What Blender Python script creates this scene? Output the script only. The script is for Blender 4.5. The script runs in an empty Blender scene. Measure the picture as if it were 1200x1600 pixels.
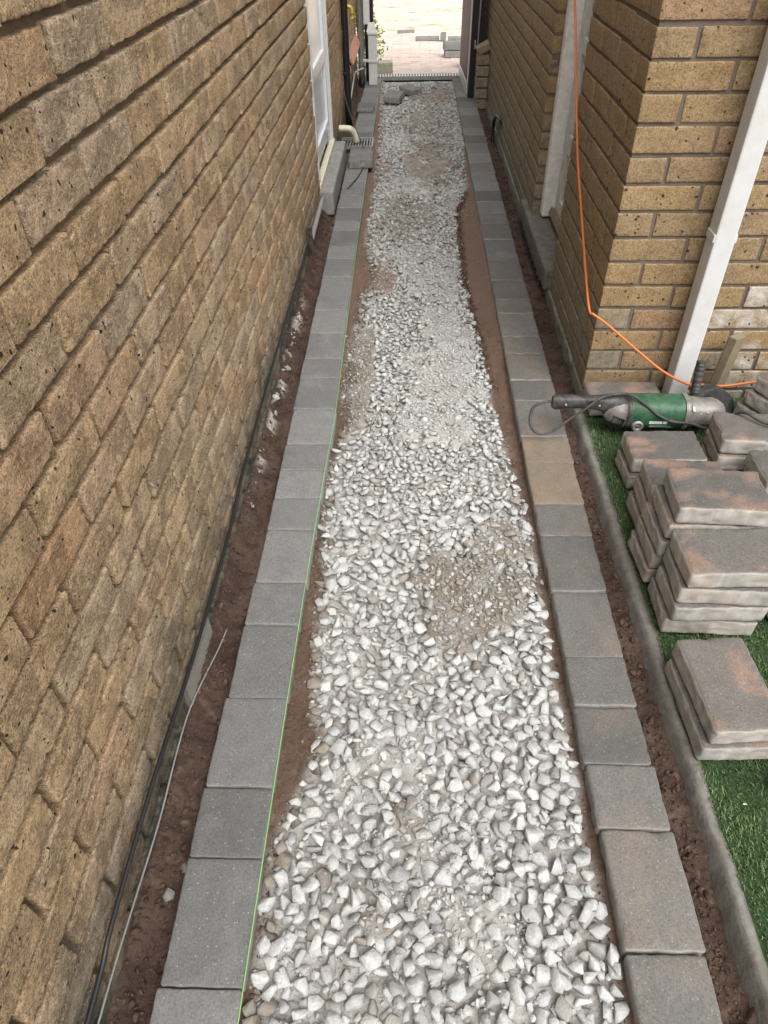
import bpy, bmesh, math, random
import numpy as np
from mathutils import Vector, Matrix, Euler, noise as mn

# ------------------------------------------------------------------ camera, light
SC = bpy.context.scene
COL = SC.collection
CAM_H = 1.35
FPX = 1080.0                                     # focal length in pixels of the 1200x1600 photograph
AX = np.array([[0.99944, 0.0082, -0.0324], [0.0293, -0.6767, 0.7357], [-0.0159, -0.7362, -0.6766]])
cd = bpy.data.cameras.new('camera')
cam = bpy.data.objects.new('camera', cd)
COL.objects.link(cam)
R = Matrix((( AX[0][0], -AX[0][1], -AX[0][2]), (AX[1][0], -AX[1][1], -AX[1][2]), (AX[2][0], -AX[2][1], -AX[2][2])))
cam.matrix_world = Matrix.Translation((0, 0, CAM_H)) @ R.to_quaternion().to_matrix().to_4x4()
cd.sensor_fit = 'VERTICAL'
cd.sensor_height = 36.0
cd.lens = FPX / 1600 * 36
cd.clip_start = 0.02
cd.clip_end = 500
SC.camera = cam

world = bpy.data.worlds.new('World')
SC.world = world
world.use_nodes = True
wn = world.node_tree.nodes
wl = world.node_tree.links
bg = wn['Background']
sky = wn.new('ShaderNodeTexSky')
sky.sky_type = 'NISHITA'
sky.sun_disc = False
SUN_EL, SUN_AZ = math.radians(58), math.radians(157)       # azimuth clockwise from +Y
sky.sun_elevation = SUN_EL
sky.sun_rotation = SUN_AZ
sky.dust_density = 3.0
sky.ozone_density = 1.0
hs = wn.new('ShaderNodeHueSaturation')
hs.inputs['Saturation'].default_value = 0.12
wl.new(sky.outputs[0], hs.inputs['Color'])
wl.new(hs.outputs[0], bg.inputs['Color'])
bg.inputs['Strength'].default_value = 0.15
sl = bpy.data.lights.new('sun', 'SUN')
sl.energy = 1.4
sl.angle = math.radians(48)
sl.color = (1.0, 0.97, 0.92)
sun = bpy.data.objects.new('sun', sl)
COL.objects.link(sun)
sd = Vector((math.sin(SUN_AZ) * math.cos(SUN_EL), math.cos(SUN_AZ) * math.cos(SUN_EL), math.sin(SUN_EL)))
sun.rotation_euler = sd.to_track_quat('Z', 'Y').to_euler()
vs = SC.view_settings
vs.view_transform = 'Standard'
vs.look = 'None'
vs.gamma = 1
vs.use_curve_mapping = False
vs.exposure = 1.12
SC.render.engine = 'CYCLES'
SC.cycles.max_bounces = 8
SC.cycles.diffuse_bounces = 5

random.seed(11)
RNG = np.random.default_rng(5)
PI = math.pi


# ------------------------------------------------------------------ helpers
def project(x, y, z):
    p = AX.T @ np.array([x, y, z - CAM_H])
    if p[2] < 0.05:
        return None
    return 600 + FPX * p[0] / p[2], 800 + FPX * p[1] / p[2], p[2]


def tag(o, label=None, cat=None, group=None, kind=None):
    if label: o['label'] = label
    if cat: o['category'] = cat
    if group: o['group'] = group
    if kind: o['kind'] = kind
    return o


def empty(name, loc=(0, 0, 0), rot=(0, 0, 0), parent=None):
    o = bpy.data.objects.new(name, None)
    o.empty_display_size = 0.1
    COL.objects.link(o)
    o.location = loc
    o.rotation_euler = rot
    if parent: o.parent = parent
    return o


def link(name, me, mat=None, parent=None, loc=(0, 0, 0), rot=(0, 0, 0), scale=None):
    o = bpy.data.objects.new(name, me)
    COL.objects.link(o)
    if mat is not None and not me.materials: me.materials.append(mat)
    o.location = loc
    o.rotation_euler = rot
    if scale: o.scale = scale
    if parent: o.parent = parent
    return o


def mesh_pd(name, v, f, smooth=False):
    me = bpy.data.meshes.new(name)
    me.from_pydata([tuple(p) for p in v], [], f)
    if smooth: me.polygons.foreach_set('use_smooth', [True] * len(me.polygons))
    me.update()
    return me


def mesh_tris(name, verts, tris, smooth=False, color=None):
    """fast triangle mesh out of numpy arrays; color: per vertex rgb"""
    me = bpy.data.meshes.new(name)
    n, t = len(verts), len(tris)
    me.vertices.add(n)
    me.vertices.foreach_set('co', np.asarray(verts, np.float32).ravel())
    me.loops.add(t * 3)
    me.loops.foreach_set('vertex_index', np.asarray(tris, np.int32).ravel())
    me.polygons.add(t)
    me.polygons.foreach_set('loop_start', np.arange(0, t * 3, 3, dtype=np.int32))
    me.polygons.foreach_set('loop_total', np.full(t, 3, np.int32))
    if smooth: me.polygons.foreach_set('use_smooth', np.ones(t, bool))
    me.update()
    me.validate()
    if color is not None:
        a = me.color_attributes.new('tint', 'FLOAT_COLOR', 'POINT')
        c = np.ones((n, 4), np.float32)
        c[:, :3] = color
        a.data.foreach_set('color', c.ravel())
    return me


def mesh_bm(name, bm, smooth=False):
    me = bpy.data.meshes.new(name)
    bmesh.ops.recalc_face_normals(bm, faces=bm.faces)
    bm.to_mesh(me)
    bm.free()
    if smooth: me.polygons.foreach_set('use_smooth', [True] * len(me.polygons))
    return me


def bm_box(bm, c, s, rot=None, bevel=0.0):
    r = bmesh.ops.create_cube(bm, size=1.0)
    vs_ = r['verts']
    M = Matrix.Translation(c) @ (rot.to_matrix().to_4x4() if rot else Matrix.Identity(4)) @ Matrix.Diagonal((s[0], s[1], s[2], 1))
    bmesh.ops.transform(bm, matrix=M, verts=vs_)
    if bevel:
        es = list({e for v in vs_ for e in v.link_edges})
        bmesh.ops.bevel(bm, geom=es, offset=bevel, segments=2, affect='EDGES', profile=0.6)


def box_mesh(name, c, s, rot=None, bevel=0.0):
    bm = bmesh.new()
    bm_box(bm, c, s, rot, bevel)
    return mesh_bm(name, bm)


def catmull(pts, n=8):
    P = [Vector(p) for p in pts]
    P = [P[0] * 2 - P[1]] + P + [P[-1] * 2 - P[-2]]
    out = []
    for i in range(1, len(P) - 2):
        for k in range(n):
            t = k / n
            a, b, c, d = P[i - 1], P[i], P[i + 1], P[i + 2]
            out.append(0.5 * ((2 * b) + (c - a) * t + (2 * a - 5 * b + 4 * c - d) * t * t + (3 * b - a - 3 * c + d) * t ** 3))
    out.append(P[-2])
    return out


def tube_mesh(name, pts, r, seg=8, curve=True, n=8):
    P = catmull(pts, n) if curve else [Vector(p) for p in pts]
    v, f = [], []
    up = Vector((0, 0, 1))
    pn = None
    for i, p in enumerate(P):
        t = (P[min(i + 1, len(P) - 1)] - P[max(i - 1, 0)]).normalized()
        if pn is None:
            a = t.cross(up)
            if a.length < 0.1: a = t.cross(Vector((1, 0, 0)))
        else:
            a = pn - t * pn.dot(t)
        a.normalize()
        pn = a
        b = t.cross(a)
        rr = r(i / (len(P) - 1)) if callable(r) else r
        for k in range(seg):
            an = 2 * PI * k / seg
            v.append(p + a * math.cos(an) * rr + b * math.sin(an) * rr)
    for i in range(len(P) - 1):
        for k in range(seg):
            k2 = (k + 1) % seg
            f.append((i * seg + k, i * seg + k2, (i + 1) * seg + k2, (i + 1) * seg + k))
    f.append(tuple(range(seg))[::-1])
    f.append(tuple((len(P) - 1) * seg + k for k in range(seg)))
    return mesh_pd(name, v, f, True)


def lathe_x(name, prof, seg=28, sq=2.0, sy=1.0, sz=1.0, smooth=True):
    """profile of (x, r) turned about the X axis; sq > 2 squares the section"""
    v, f = [], []
    for x, r in prof:
        for k in range(seg):
            a = 2 * PI * k / seg
            c, s = math.cos(a), math.sin(a)
            m = (abs(c) ** sq + abs(s) ** sq) ** (-1 / sq)
            v.append((x, c * m * r * sy, s * m * r * sz))
    for i in range(len(prof) - 1):
        for k in range(seg):
            k2 = (k + 1) % seg
            f.append((i * seg + k, i * seg + k2, (i + 1) * seg + k2, (i + 1) * seg + k))
    f.append(tuple(range(seg)))
    f.append(tuple((len(prof) - 1) * seg + k for k in range(seg))[::-1])
    return mesh_pd(name, v, f, smooth)


def axis_coords(L, r, n):
    h = L / 2
    return [-h, -h + r * 0.45, -h + r] + [(-h + r) + (L - 2 * r) * i / n for i in range(1, n)] + [h - r, h - r * 0.45, h]


def round_box(name, L, W, T, r, n, disp, base_at_bottom=False, smooth=True):
    """box of gridded faces with rounded edges; disp(p, nrm) -> offset along the normal"""
    X, Y, Z = axis_coords(L, r, n[0]), axis_coords(W, r, n[1]), axis_coords(T, min(r, T * 0.45), n[2])
    r = min(r, T * 0.45)
    h = Vector((L / 2 - r, W / 2 - r, T / 2 - r))
    idx, v, f = {}, [], []

    def vert(i, j, k):
        key = (i, j, k)
        if key in idx: return idx[key]
        p = Vector((X[i], Y[j], Z[k]))
        q = Vector((max(-h.x, min(h.x, p.x)), max(-h.y, min(h.y, p.y)), max(-h.z, min(h.z, p.z))))
        d = p - q
        nn = d.normalized()
        p2 = q + nn * r
        p2 = p2 + nn * disp(p2, nn)
        if base_at_bottom: p2.z += T / 2
        idx[key] = len(v)
        v.append(p2)
        return idx[key]
    nx, ny, nz = len(X) - 1, len(Y) - 1, len(Z) - 1
    for i in range(nx):
        for j in range(ny):
            f.append((vert(i, j, 0), vert(i, j + 1, 0), vert(i + 1, j + 1, 0), vert(i + 1, j, 0)))
            f.append((vert(i, j, nz), vert(i + 1, j, nz), vert(i + 1, j + 1, nz), vert(i, j + 1, nz)))
    for i in range(nx):
        for k in range(nz):
            f.append((vert(i, 0, k), vert(i + 1, 0, k), vert(i + 1, 0, k + 1), vert(i, 0, k + 1)))
            f.append((vert(i, ny, k), vert(i, ny, k + 1), vert(i + 1, ny, k + 1), vert(i + 1, ny, k)))
    for j in range(ny):
        for k in range(nz):
            f.append((vert(0, j, k), vert(0, j, k + 1), vert(0, j + 1, k + 1), vert(0, j + 1, k)))
            f.append((vert(nx, j, k), vert(nx, j + 1, k), vert(nx, j + 1, k + 1), vert(nx, j, k + 1)))
    return mesh_pd(name, v, f, smooth)


# vectorised value noise
def _hash(ix, iy, s):
    h = (ix.astype(np.int64) * 374761393 + iy.astype(np.int64) * 668265263 + s * 974634777) & 0xffffffff
    h = ((h ^ (h >> 13)) * 1274126177) & 0xffffffff
    return ((h ^ (h >> 16)) & 0xffff) / 65535.0


def vnoise(x, y, s=0):
    ix, iy = np.floor(x), np.floor(y)
    fx, fy = x - ix, y - iy
    fx, fy = fx * fx * (3 - 2 * fx), fy * fy * (3 - 2 * fy)
    ix, iy = ix.astype(np.int64), iy.astype(np.int64)
    a, b = _hash(ix, iy, s), _hash(ix + 1, iy, s)
    c, d = _hash(ix, iy + 1, s), _hash(ix + 1, iy + 1, s)
    return (a * (1 - fx) + b * fx) * (1 - fy) + (c * (1 - fx) + d * fx) * fy


def fbm(x, y, f, o=4, s=0):
    t, a, n = 0, 1.0, 0
    for i in range(o):
        t = t + a * (vnoise(x * f + 13.7 * i, y * f - 7.1 * i, s + i) - 0.5)
        n += a
        a *= 0.5
        f *= 2.03
    return t / n * 2


# ------------------------------------------------------------------ materials
class NT:
    def __init__(s, name):
        s.m = bpy.data.materials.new(name)
        s.m.use_nodes = True
        s.t = s.m.node_tree
        s.b = s.t.nodes['Principled BSDF']

    def n(s, kind, **kw):
        nd = s.t.nodes.new(kind)
        for k, v in kw.items():
            if k in nd.inputs: nd.inputs[k].default_value = v
            else: setattr(nd, k, v)
        return nd

    def l(s, a, b):
        s.t.links.new(a, b)
        return b

    def mix(s, fac, a, b, mode='MIX'):
        nd = s.t.nodes.new('ShaderNodeMix')
        nd.data_type = 'RGBA'
        nd.blend_type = mode
        for sock, val in ((nd.inputs[0], fac), (nd.inputs[6], a), (nd.inputs[7], b)):
            if hasattr(val, 'is_output'): s.l(val, sock)
            elif isinstance(val, (int, float)): sock.default_value = val
            else: sock.default_value = (*val, 1) if len(val) == 3 else val
        return nd.outputs[2]

    def math(s, op, a, b=None, c=None):
        nd = s.t.nodes.new('ShaderNodeMath')
        nd.operation = op
        for i, val in enumerate((a, b, c)):
            if val is None: continue
            if hasattr(val, 'is_output'): s.l(val, nd.inputs[i])
            else: nd.inputs[i].default_value = val
        return nd.outputs[0]

    def ramp(s, fac, stops):
        nd = s.t.nodes.new('ShaderNodeValToRGB')
        el = nd.color_ramp.elements
        while len(el) < len(stops): el.new(0.5)
        for e, (p, c) in zip(el, stops):
            e.position = p
            e.color = (*c, 1) if not isinstance(c, (int, float)) else (c, c, c, 1)
        s.l(fac, nd.inputs[0])
        return nd.outputs[0]

    def coords(s, stretch=None, rand=True, world=False):
        """object (or world) coordinates, shifted per object"""
        if world:
            v = s.n('ShaderNodeNewGeometry').outputs['Position']
        else:
            v = s.n('ShaderNodeTexCoord').outputs['Object']
        if rand:
            oi = s.n('ShaderNodeObjectInfo')
            k = s.n('ShaderNodeVectorMath', operation='MULTIPLY_ADD')
            s.l(oi.outputs['Random'], k.inputs[0])
            k.inputs[1].default_value = (37.0, 91.0, 53.0)
            s.l(v, k.inputs[2])
            v = k.outputs[0]
        if stretch:
            mp = s.n('ShaderNodeVectorMath', operation='MULTIPLY')
            s.l(v, mp.inputs[0])
            mp.inputs[1].default_value = stretch
            v = mp.outputs[0]
        return v

    def noise(s, v, scale, detail=4, rough=0.55, dist=0.0, out='Fac'):
        nd = s.n('ShaderNodeTexNoise')
        nd.inputs['Scale'].default_value = scale
        nd.inputs['Detail'].default_value = detail
        nd.inputs['Roughness'].default_value = rough
        nd.inputs['Distortion'].default_value = dist
        if v is not None: s.l(v, nd.inputs['Vector'])
        return nd.outputs[out]

    def voro(s, v, scale, feature='F1', out='Distance', rnd=1.0):
        nd = s.n('ShaderNodeTexVoronoi')
        nd.feature = feature
        nd.inputs['Scale'].default_value = scale
        nd.inputs['Randomness'].default_value = rnd
        s.l(v, nd.inputs['Vector'])
        return nd.outputs[out]

    def bump(s, h, strength=0.5, dist=0.002, prev=None):
        nd = s.n('ShaderNodeBump')
        nd.inputs['Strength'].default_value = strength
        nd.inputs['Distance'].default_value = dist
        s.l(h, nd.inputs['Height'])
        if prev is not None: s.l(prev, nd.inputs['Normal'])
        return nd.outputs[0]

    def done(s, col=None, rough=0.85, nrm=None, metal=0.0, spec=0.3):
        b = s.b
        if col is not None:
            if hasattr(col, 'is_output'): s.l(col, b.inputs['Base Color'])
            else: b.inputs['Base Color'].default_value = (*col, 1)
        if hasattr(rough, 'is_output'): s.l(rough, b.inputs['Roughness'])
        else: b.inputs['Roughness'].default_value = rough
        b.inputs['Metallic'].default_value = metal
        b.inputs['Specular IOR Level'].default_value = spec
        if nrm is not None: s.l(nrm, b.inputs['Normal'])
        return s.m


def brick_material(name, tones, pit_amt, powder=0.0, grime=(0.12, 0.125, 0.09), grime_top=0.45, grime_amt=0.75, crease=0.5, bumpd=0.004, gran=0.22, pscale=85):
    m = NT(name)
    oi = m.n('ShaderNodeObjectInfo')
    v = m.coords()
    base = m.ramp(oi.outputs['Random'], tones)
    n1 = m.noise(v, 9, 3, 0.6, 0.6)
    n2 = m.noise(v, 45, 7, 0.72, 0.0)
    n3 = m.noise(v, 300, 4, 0.75)
    rosy = m.ramp(n1, [(0.38, 0.0), (0.68, 1.0)])
    c = m.mix(m.math('MULTIPLY', rosy, 0.4), base, tones[-1][1])
    # greyish dusty skin on the raised folds
    c = m.mix(m.math('MULTIPLY', m.ramp(n2, [(0.42, 0.0), (0.72, 1.0)]), 0.25), c, (0.48, 0.40, 0.29))
    n4 = m.noise(v, 150, 5, 0.75)
    c = m.mix(0.30, c, m.ramp(n2, [(0.3, 0.5), (0.55, 1.0)]), 'MULTIPLY')
    c = m.mix(0.62, c, m.ramp(n4, [(0.36, 0.30), (0.50, 0.85), (0.6, 1.0)]), 'MULTIPLY')
    c = m.mix(0.6, c, m.ramp(n3, [(0.36, 0.35), (0.56, 1.0)]), 'MULTIPLY')
    # black burnt pits
    pv = m.coords(stretch=(1.0, 1.0, 1.0))
    wv = m.n('ShaderNodeVectorMath', operation='ADD')
    m.l(pv, wv.inputs[0])
    sc_ = m.n('ShaderNodeVectorMath', operation='SCALE')
    m.l(m.noise(v, 60, 2, out='Color'), sc_.inputs[0])
    sc_.inputs['Scale'].default_value = 0.012
    m.l(sc_.outputs[0], wv.inputs[1])
    pd = m.voro(wv.outputs[0], pscale)
    sel = m.voro(wv.outputs[0], pscale, out='Color')
    sep = m.n('ShaderNodeSeparateColor')
    m.l(sel, sep.inputs[0])
    rad = m.math('MULTIPLY', m.math('MAXIMUM', m.math('SUBTRACT', sep.outputs[0], 1.0 - pit_amt), 0.0), 0.34 / max(pit_amt, 0.01))
    pit = m.math('LESS_THAN', pd, m.math('ADD', rad, -0.02))
    c = m.mix(m.math('MULTIPLY', pit, 0.93), c, (0.018, 0.016, 0.015))
    if powder:
        pw = m.ramp(m.noise(v, 14, 5, 0.7, 0.5), [(0.42, 0.0), (0.72, 0.75)])
        c = m.mix(m.math('MULTIPLY', m.math('MULTIPLY', pw, powder), m.math('SUBTRACT', 1.0, pit)), c, (0.62, 0.61, 0.58))
    # damp, algae stained foot of the wall
    if grime_amt:
        wp = m.n('ShaderNodeNewGeometry')
        sx = m.n('ShaderNodeSeparateXYZ')
        m.l(wp.outputs['Position'], sx.inputs[0])
        gn = m.noise(wp.outputs['Position'], 5, 5, 0.65)
        hgt = m.math('ADD', sx.outputs[2], m.math('MULTIPLY', m.math('SUBTRACT', gn, 0.5), 0.5))
        gf = m.n('ShaderNodeMapRange')
        m.l(hgt, gf.inputs[0])
        gf.inputs[1].default_value = grime_top
        gf.inputs[2].default_value = -0.02
        gf.inputs[3].default_value = 0.0
        gf.inputs[4].default_value = grime_amt
        gcol = m.ramp(m.noise(wp.outputs['Position'], 38, 6, 0.75), [(0.35, (grime[0] * 0.35, grime[1] * 0.38, grime[2] * 0.35)), (0.5, grime), (0.7, (0.27, 0.27, 0.23))])
        c = m.mix(gf.outputs[0], c, gcol)
    # creased, folded clay skin
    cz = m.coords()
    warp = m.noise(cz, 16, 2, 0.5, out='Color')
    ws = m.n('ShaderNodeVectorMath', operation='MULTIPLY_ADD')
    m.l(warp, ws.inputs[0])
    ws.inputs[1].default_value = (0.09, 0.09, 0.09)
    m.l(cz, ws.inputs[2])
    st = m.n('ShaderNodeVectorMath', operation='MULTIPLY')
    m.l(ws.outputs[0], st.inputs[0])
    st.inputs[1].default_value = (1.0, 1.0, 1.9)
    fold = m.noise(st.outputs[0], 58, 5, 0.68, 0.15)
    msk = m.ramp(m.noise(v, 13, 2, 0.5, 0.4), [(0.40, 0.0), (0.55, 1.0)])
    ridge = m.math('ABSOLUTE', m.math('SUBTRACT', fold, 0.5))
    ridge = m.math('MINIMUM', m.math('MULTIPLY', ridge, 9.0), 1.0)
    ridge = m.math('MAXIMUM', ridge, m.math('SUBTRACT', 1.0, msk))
    c = m.mix(min(1.0, crease * .75), c, m.ramp(ridge, [(0.0, (.30, .26, .22)), (0.35, (1, 1, 1))]), 'MULTIPLY')  # creases darkened in the colour, for crevice shade as well as dirt
    h = m.math('ADD', m.math('MULTIPLY', ridge, crease), m.math('MULTIPLY', n2, 0.35))
    h = m.math('ADD', h, m.math('MULTIPLY', n4, gran * 1.1))
    h = m.math('ADD', h, m.math('MULTIPLY', n3, gran))
    h = m.math('SUBTRACT', h, m.math('MULTIPLY', pit, 0.5))
    nb = m.bump(h, 1.0, bumpd)
    return m.done(c, 0.88, nb, spec=0.25)


TL = [(0.0, (0.74, 0.505, 0.275)), (0.3, (0.78, 0.545, 0.305)), (0.5, (0.76, 0.56, 0.35)), (0.75, (0.75, 0.565, 0.395)), (0.9, (0.78, 0.475, 0.24)), (1.0, (0.75, 0.545, 0.36))]
TR = [(0.0, (0.32, 0.218, 0.104)), (0.4, (0.36, 0.245, 0.118)), (0.8, (0.31, 0.225, 0.125)), (1.0, (0.35, 0.222, 0.125))]
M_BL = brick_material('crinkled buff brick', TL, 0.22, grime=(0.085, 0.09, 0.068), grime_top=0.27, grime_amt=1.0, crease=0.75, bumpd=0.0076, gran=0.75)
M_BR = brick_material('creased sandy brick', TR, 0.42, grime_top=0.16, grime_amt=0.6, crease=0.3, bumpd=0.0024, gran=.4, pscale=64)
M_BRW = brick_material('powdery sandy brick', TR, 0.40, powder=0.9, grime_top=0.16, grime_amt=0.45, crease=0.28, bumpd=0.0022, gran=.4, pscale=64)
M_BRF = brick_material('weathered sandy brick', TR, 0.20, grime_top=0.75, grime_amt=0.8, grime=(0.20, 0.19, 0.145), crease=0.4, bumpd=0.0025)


def mortar_material(name, c1, c2, grime_amt=0.6):
    m = NT(name)
    v = m.coords(world=True, rand=False)
    c = m.mix(m.noise(v, 12, 5, 0.7), c1, c2)
    n = m.noise(v, 260, 4, 0.7)
    c = m.mix(0.5, c, m.ramp(n, [(0.3, 0.5), (0.65, 1.0)]), 'MULTIPLY')
    sx = m.n('ShaderNodeSeparateXYZ')
    m.l(v, sx.inputs[0])
    gf = m.n('ShaderNodeMapRange')
    m.l(sx.outputs[2], gf.inputs[0])
    gf.inputs[1].default_value = 0.3
    gf.inputs[2].default_value = -0.02
    gf.inputs[4].default_value = grime_amt
    c = m.mix(gf.outputs[0], c, (0.10, 0.105, 0.08))
    return m.done(c, 0.95, m.bump(m.math('ADD', n, m.noise(v, 60, 3)), 0.9, 0.003), spec=0.1)


M_MOL = mortar_material('sandy pink mortar', (0.21, 0.158, 0.105), (0.155, 0.115, 0.075), 0.75)
M_MOR = mortar_material('grey pink mortar', (0.135, 0.108, 0.088), (0.19, 0.155, 0.13), 0.35)


def paver_material(name, c1, c2, blotch, bl_lo, bl_hi, bl_amt, side=(0.30, 0.28, 0.25), spec_amt=0.3):
    m = NT(name)
    oi = m.n('ShaderNodeObjectInfo')
    v = m.coords()
    c = m.mix(oi.outputs['Random'], c1, c2)
    b1 = m.noise(v, 6.5, 3, 0.55, 0.4)
    c = m.mix(m.math('MULTIPLY', m.ramp(b1, [(bl_lo, 0.0), (bl_hi, 1.0)]), bl_amt), c, blotch)
    n = m.noise(v, 240, 3, 0.8)
    n2 = m.noise(v, 28, 5, 0.7)
    c = m.mix(0.45, c, m.ramp(n2, [(0.25, 0.5), (0.7, 1.0)]), 'MULTIPLY')
    c = m.mix(0.62, c, m.ramp(n, [(0.34, 0.35), (0.52, 0.8), (0.68, 1.0)]), 'MULTIPLY')
    # pale aggregate flecks
    vd = m.voro(v, 190)
    vc = m.voro(v, 190, out='Color')
    sp = m.n('ShaderNodeSeparateColor')
    m.l(vc, sp.inputs[0])
    fl = m.math('MULTIPLY', m.math('LESS_THAN', vd, 0.26), m.math('GREATER_THAN', sp.outputs[0], 0.88))
    c = m.mix(m.math('MULTIPLY', fl, spec_amt), c, (0.62, 0.6, 0.56))
    # smooth cast flanks: pale laitance skin streaked, on side faces and worn arrises
    g = m.n('ShaderNodeNewGeometry')
    tc = m.n('ShaderNodeTexCoord')
    sx = m.n('ShaderNodeSeparateXYZ')
    m.l(tc.outputs['Normal'], sx.inputs[0])
    up = m.math('SUBTRACT', 1.0, m.math('ABSOLUTE', sx.outputs[2]))
    sidef = m.ramp(up, [(0.18, 0.0), (0.6, 1.0)])
    sv = m.coords(stretch=(1, 1, 0.25))
    sn = m.noise(sv, 30, 4, 0.6, 0.8)
    sc_ = m.mix(m.ramp(sn, [(0.35, 0.0), (0.7, 1.0)]), side, tuple(min(1, x * 1.55) for x in side))
    sc_ = m.mix(0.4, sc_, c)
    c = m.mix(m.math('MULTIPLY', sidef, 0.85), c, sc_)
    h = m.math('ADD', m.math('MULTIPLY', n, 0.6), m.math('MULTIPLY', n2, 0.8))
    return m.done(c, 0.9, m.bump(h, 0.75, 0.0018), spec=0.25)


M_PG = paver_material('grey paving concrete', (0.132, 0.133, 0.129), (0.225, 0.225, 0.218), (0.26, 0.265, 0.26), 0.52, 0.75, 0.5, side=(0.22, 0.22, 0.20), spec_amt=0.25)
M_PB = paver_material('brindle paving concrete', (0.108, 0.105, 0.10), (0.178, 0.17, 0.158), (0.23, 0.180, 0.142), 0.48, 0.72, 0.5, side=(0.28, 0.275, 0.26), spec_amt=.18)
M_PT = paver_material('tan paving concrete', (0.19, 0.158, 0.122), (0.23, 0.185, 0.14), (0.30, 0.215, 0.15), 0.45, 0.75, 0.5, side=(0.22, 0.2, 0.17), spec_amt=.12)
M_PS = paver_material('dark brindle paving concrete', (0.105, 0.100, 0.094), (0.17, 0.152, 0.137), (0.32, 0.21, 0.155), 0.50, 0.62, 0.75, side=(0.42, 0.395, 0.355), spec_amt=.16)


def simple(name, col, rough=0.6, metal=0.0, bump=0.0, bscale=60, var=0.25, spec=0.4, dirt=None, dirt_amt=0.5, dscale=14):
    m = NT(name)
    v = m.coords()
    c = m.mix(var, col, m.ramp(m.noise(v, bscale * 0.4, 4, 0.65), [(0.3, 0.35), (0.7, 1.0)]), 'MULTIPLY')
    if dirt:
        c = m.mix(m.math('MULTIPLY', m.ramp(m.noise(v, dscale, 6, 0.72, 0.4), [(0.42, 0.0), (0.66, 1.0)]), dirt_amt), c, dirt)
    nb = m.bump(m.noise(v, bscale, 4, 0.6), bump, 0.002) if bump else None
    return m.done(c, rough, nb, metal, spec)


def tint_material(name, bscale=220, bstr=0.8, bd=0.002, rough=0.9, grain=0.5, island=0.0, streak=False):
    m = NT(name)
    a = m.n('ShaderNodeAttribute', attribute_name='tint')
    v = m.coords(world=True, rand=False)
    c = a.outputs['Color']
    n = m.noise(v, bscale, 4, 0.7)
    c = m.mix(grain, c, m.ramp(n, [(0.3, 0.45), (0.65, 1.0)]), 'MULTIPLY')
    if streak:                                             # grey marbling inside the white stone
        n2 = m.noise(v, 70, 5, 0.75, 1.0)
        c = m.mix(m.math('MULTIPLY', m.ramp(n2, [(0.45, 0.0), (0.62, 1.0)]), 0.5), c, (0.24, 0.25, 0.255))
    return m.done(c, rough, m.bump(n, bstr, bd), spec=0.25)


M_SOIL = tint_material('turned soil', 160, 1.0, 0.004, 0.95, 0.6)
M_BED = tint_material('sand and grit bed', 200, 1.0, 0.005, 0.95, 0.5)
M_STONE = tint_material('crushed white stone', 230, 1.0, 0.0022, 0.92, 0.42, streak=True)
M_GRASS = tint_material('artificial turf blades', 50, 0.0, 0.001, 0.6, 0.15)
M_EARTH = tint_material('raked orange earth', 60, 1.0, 0.01, 0.95, 0.35)

M_WHITE = simple('white upvc', (0.56, 0.57, 0.57), 0.35, bump=0.05, var=0.12, dirt=(0.45, 0.42, 0.36), dirt_amt=0.4)
M_WHITED = simple('chalky white paint', (0.78, 0.77, 0.74), 0.7, bump=0.4, var=0.35, dirt=(0.3, 0.28, 0.24), dirt_amt=0.35, dscale=30)
M_DOORP = simple('dulled white door panel', (0.60, 0.59, 0.55), 0.55, bump=0.1, var=0.3, dirt=(0.25, 0.23, 0.18), dirt_amt=0.35)
M_BLACK = simple('black plastic', (0.015, 0.015, 0.016), 0.4, var=0.2)
M_BLACKD = simple('dusty black plastic', (0.022, 0.022, 0.023), 0.55, var=0.3, dirt=(0.22, 0.20, 0.18), dirt_amt=0.35, dscale=26)
M_GREY = simple('grey plastic pipe', (0.24, 0.24, 0.235), 0.5, bump=0.1, dirt=(0.12, 0.11, 0.09), dirt_amt=0.4)
M_CREAM = simple('yellowed white plastic', (0.62, 0.58, 0.44), 0.45, dirt=(0.3, 0.27, 0.18), dirt_amt=0.3)
M_CONC = simple('weathered concrete', (0.27, 0.265, 0.25), 0.9, bump=0.7, bscale=130, var=0.5, dirt=(0.10, 0.105, 0.085), dirt_amt=0.5)
M_CONCK = simple('rough stained concrete', (0.205, 0.198, 0.178), 0.95, bump=1.0, bscale=110, var=0.7, dirt=(0.10, 0.085, 0.065), dirt_amt=0.7, dscale=22)
M_FOOT = simple('algae whitened render', (0.26, 0.27, 0.23), 0.92, bump=1.0, bscale=90, var=0.6, dirt=(0.08, 0.10, 0.06), dirt_amt=0.8, dscale=30)
M_CONCD = simple('dark mossy concrete', (0.17, 0.16, 0.135), 0.92, bump=1.0, bscale=90, var=0.6, dirt=(0.07, 0.07, 0.05), dirt_amt=0.6, dscale=22)
M_GREEN = simple('scuffed green enamel', (0.012, 0.080, 0.032), 0.5, var=0.35, dirt=(0.13, 0.16, 0.13), dirt_amt=0.45, dscale=34, bump=0.08)
M_ALU = simple('dusty cast aluminium', (0.30, 0.285, 0.265), 0.5, metal=0.35, bump=0.6, bscale=70, var=0.5, dirt=(0.14, 0.125, 0.11), dirt_amt=0.7, dscale=30)
M_CORD = simple('dusty black rubber', (0.035, 0.034, 0.033), 0.65, dirt=(0.13, 0.12, 0.11), dirt_amt=0.45, dscale=40)
M_ORANGE = simple('orange cable rubber', (0.55, 0.15, 0.035), 0.45, var=0.15)
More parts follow.
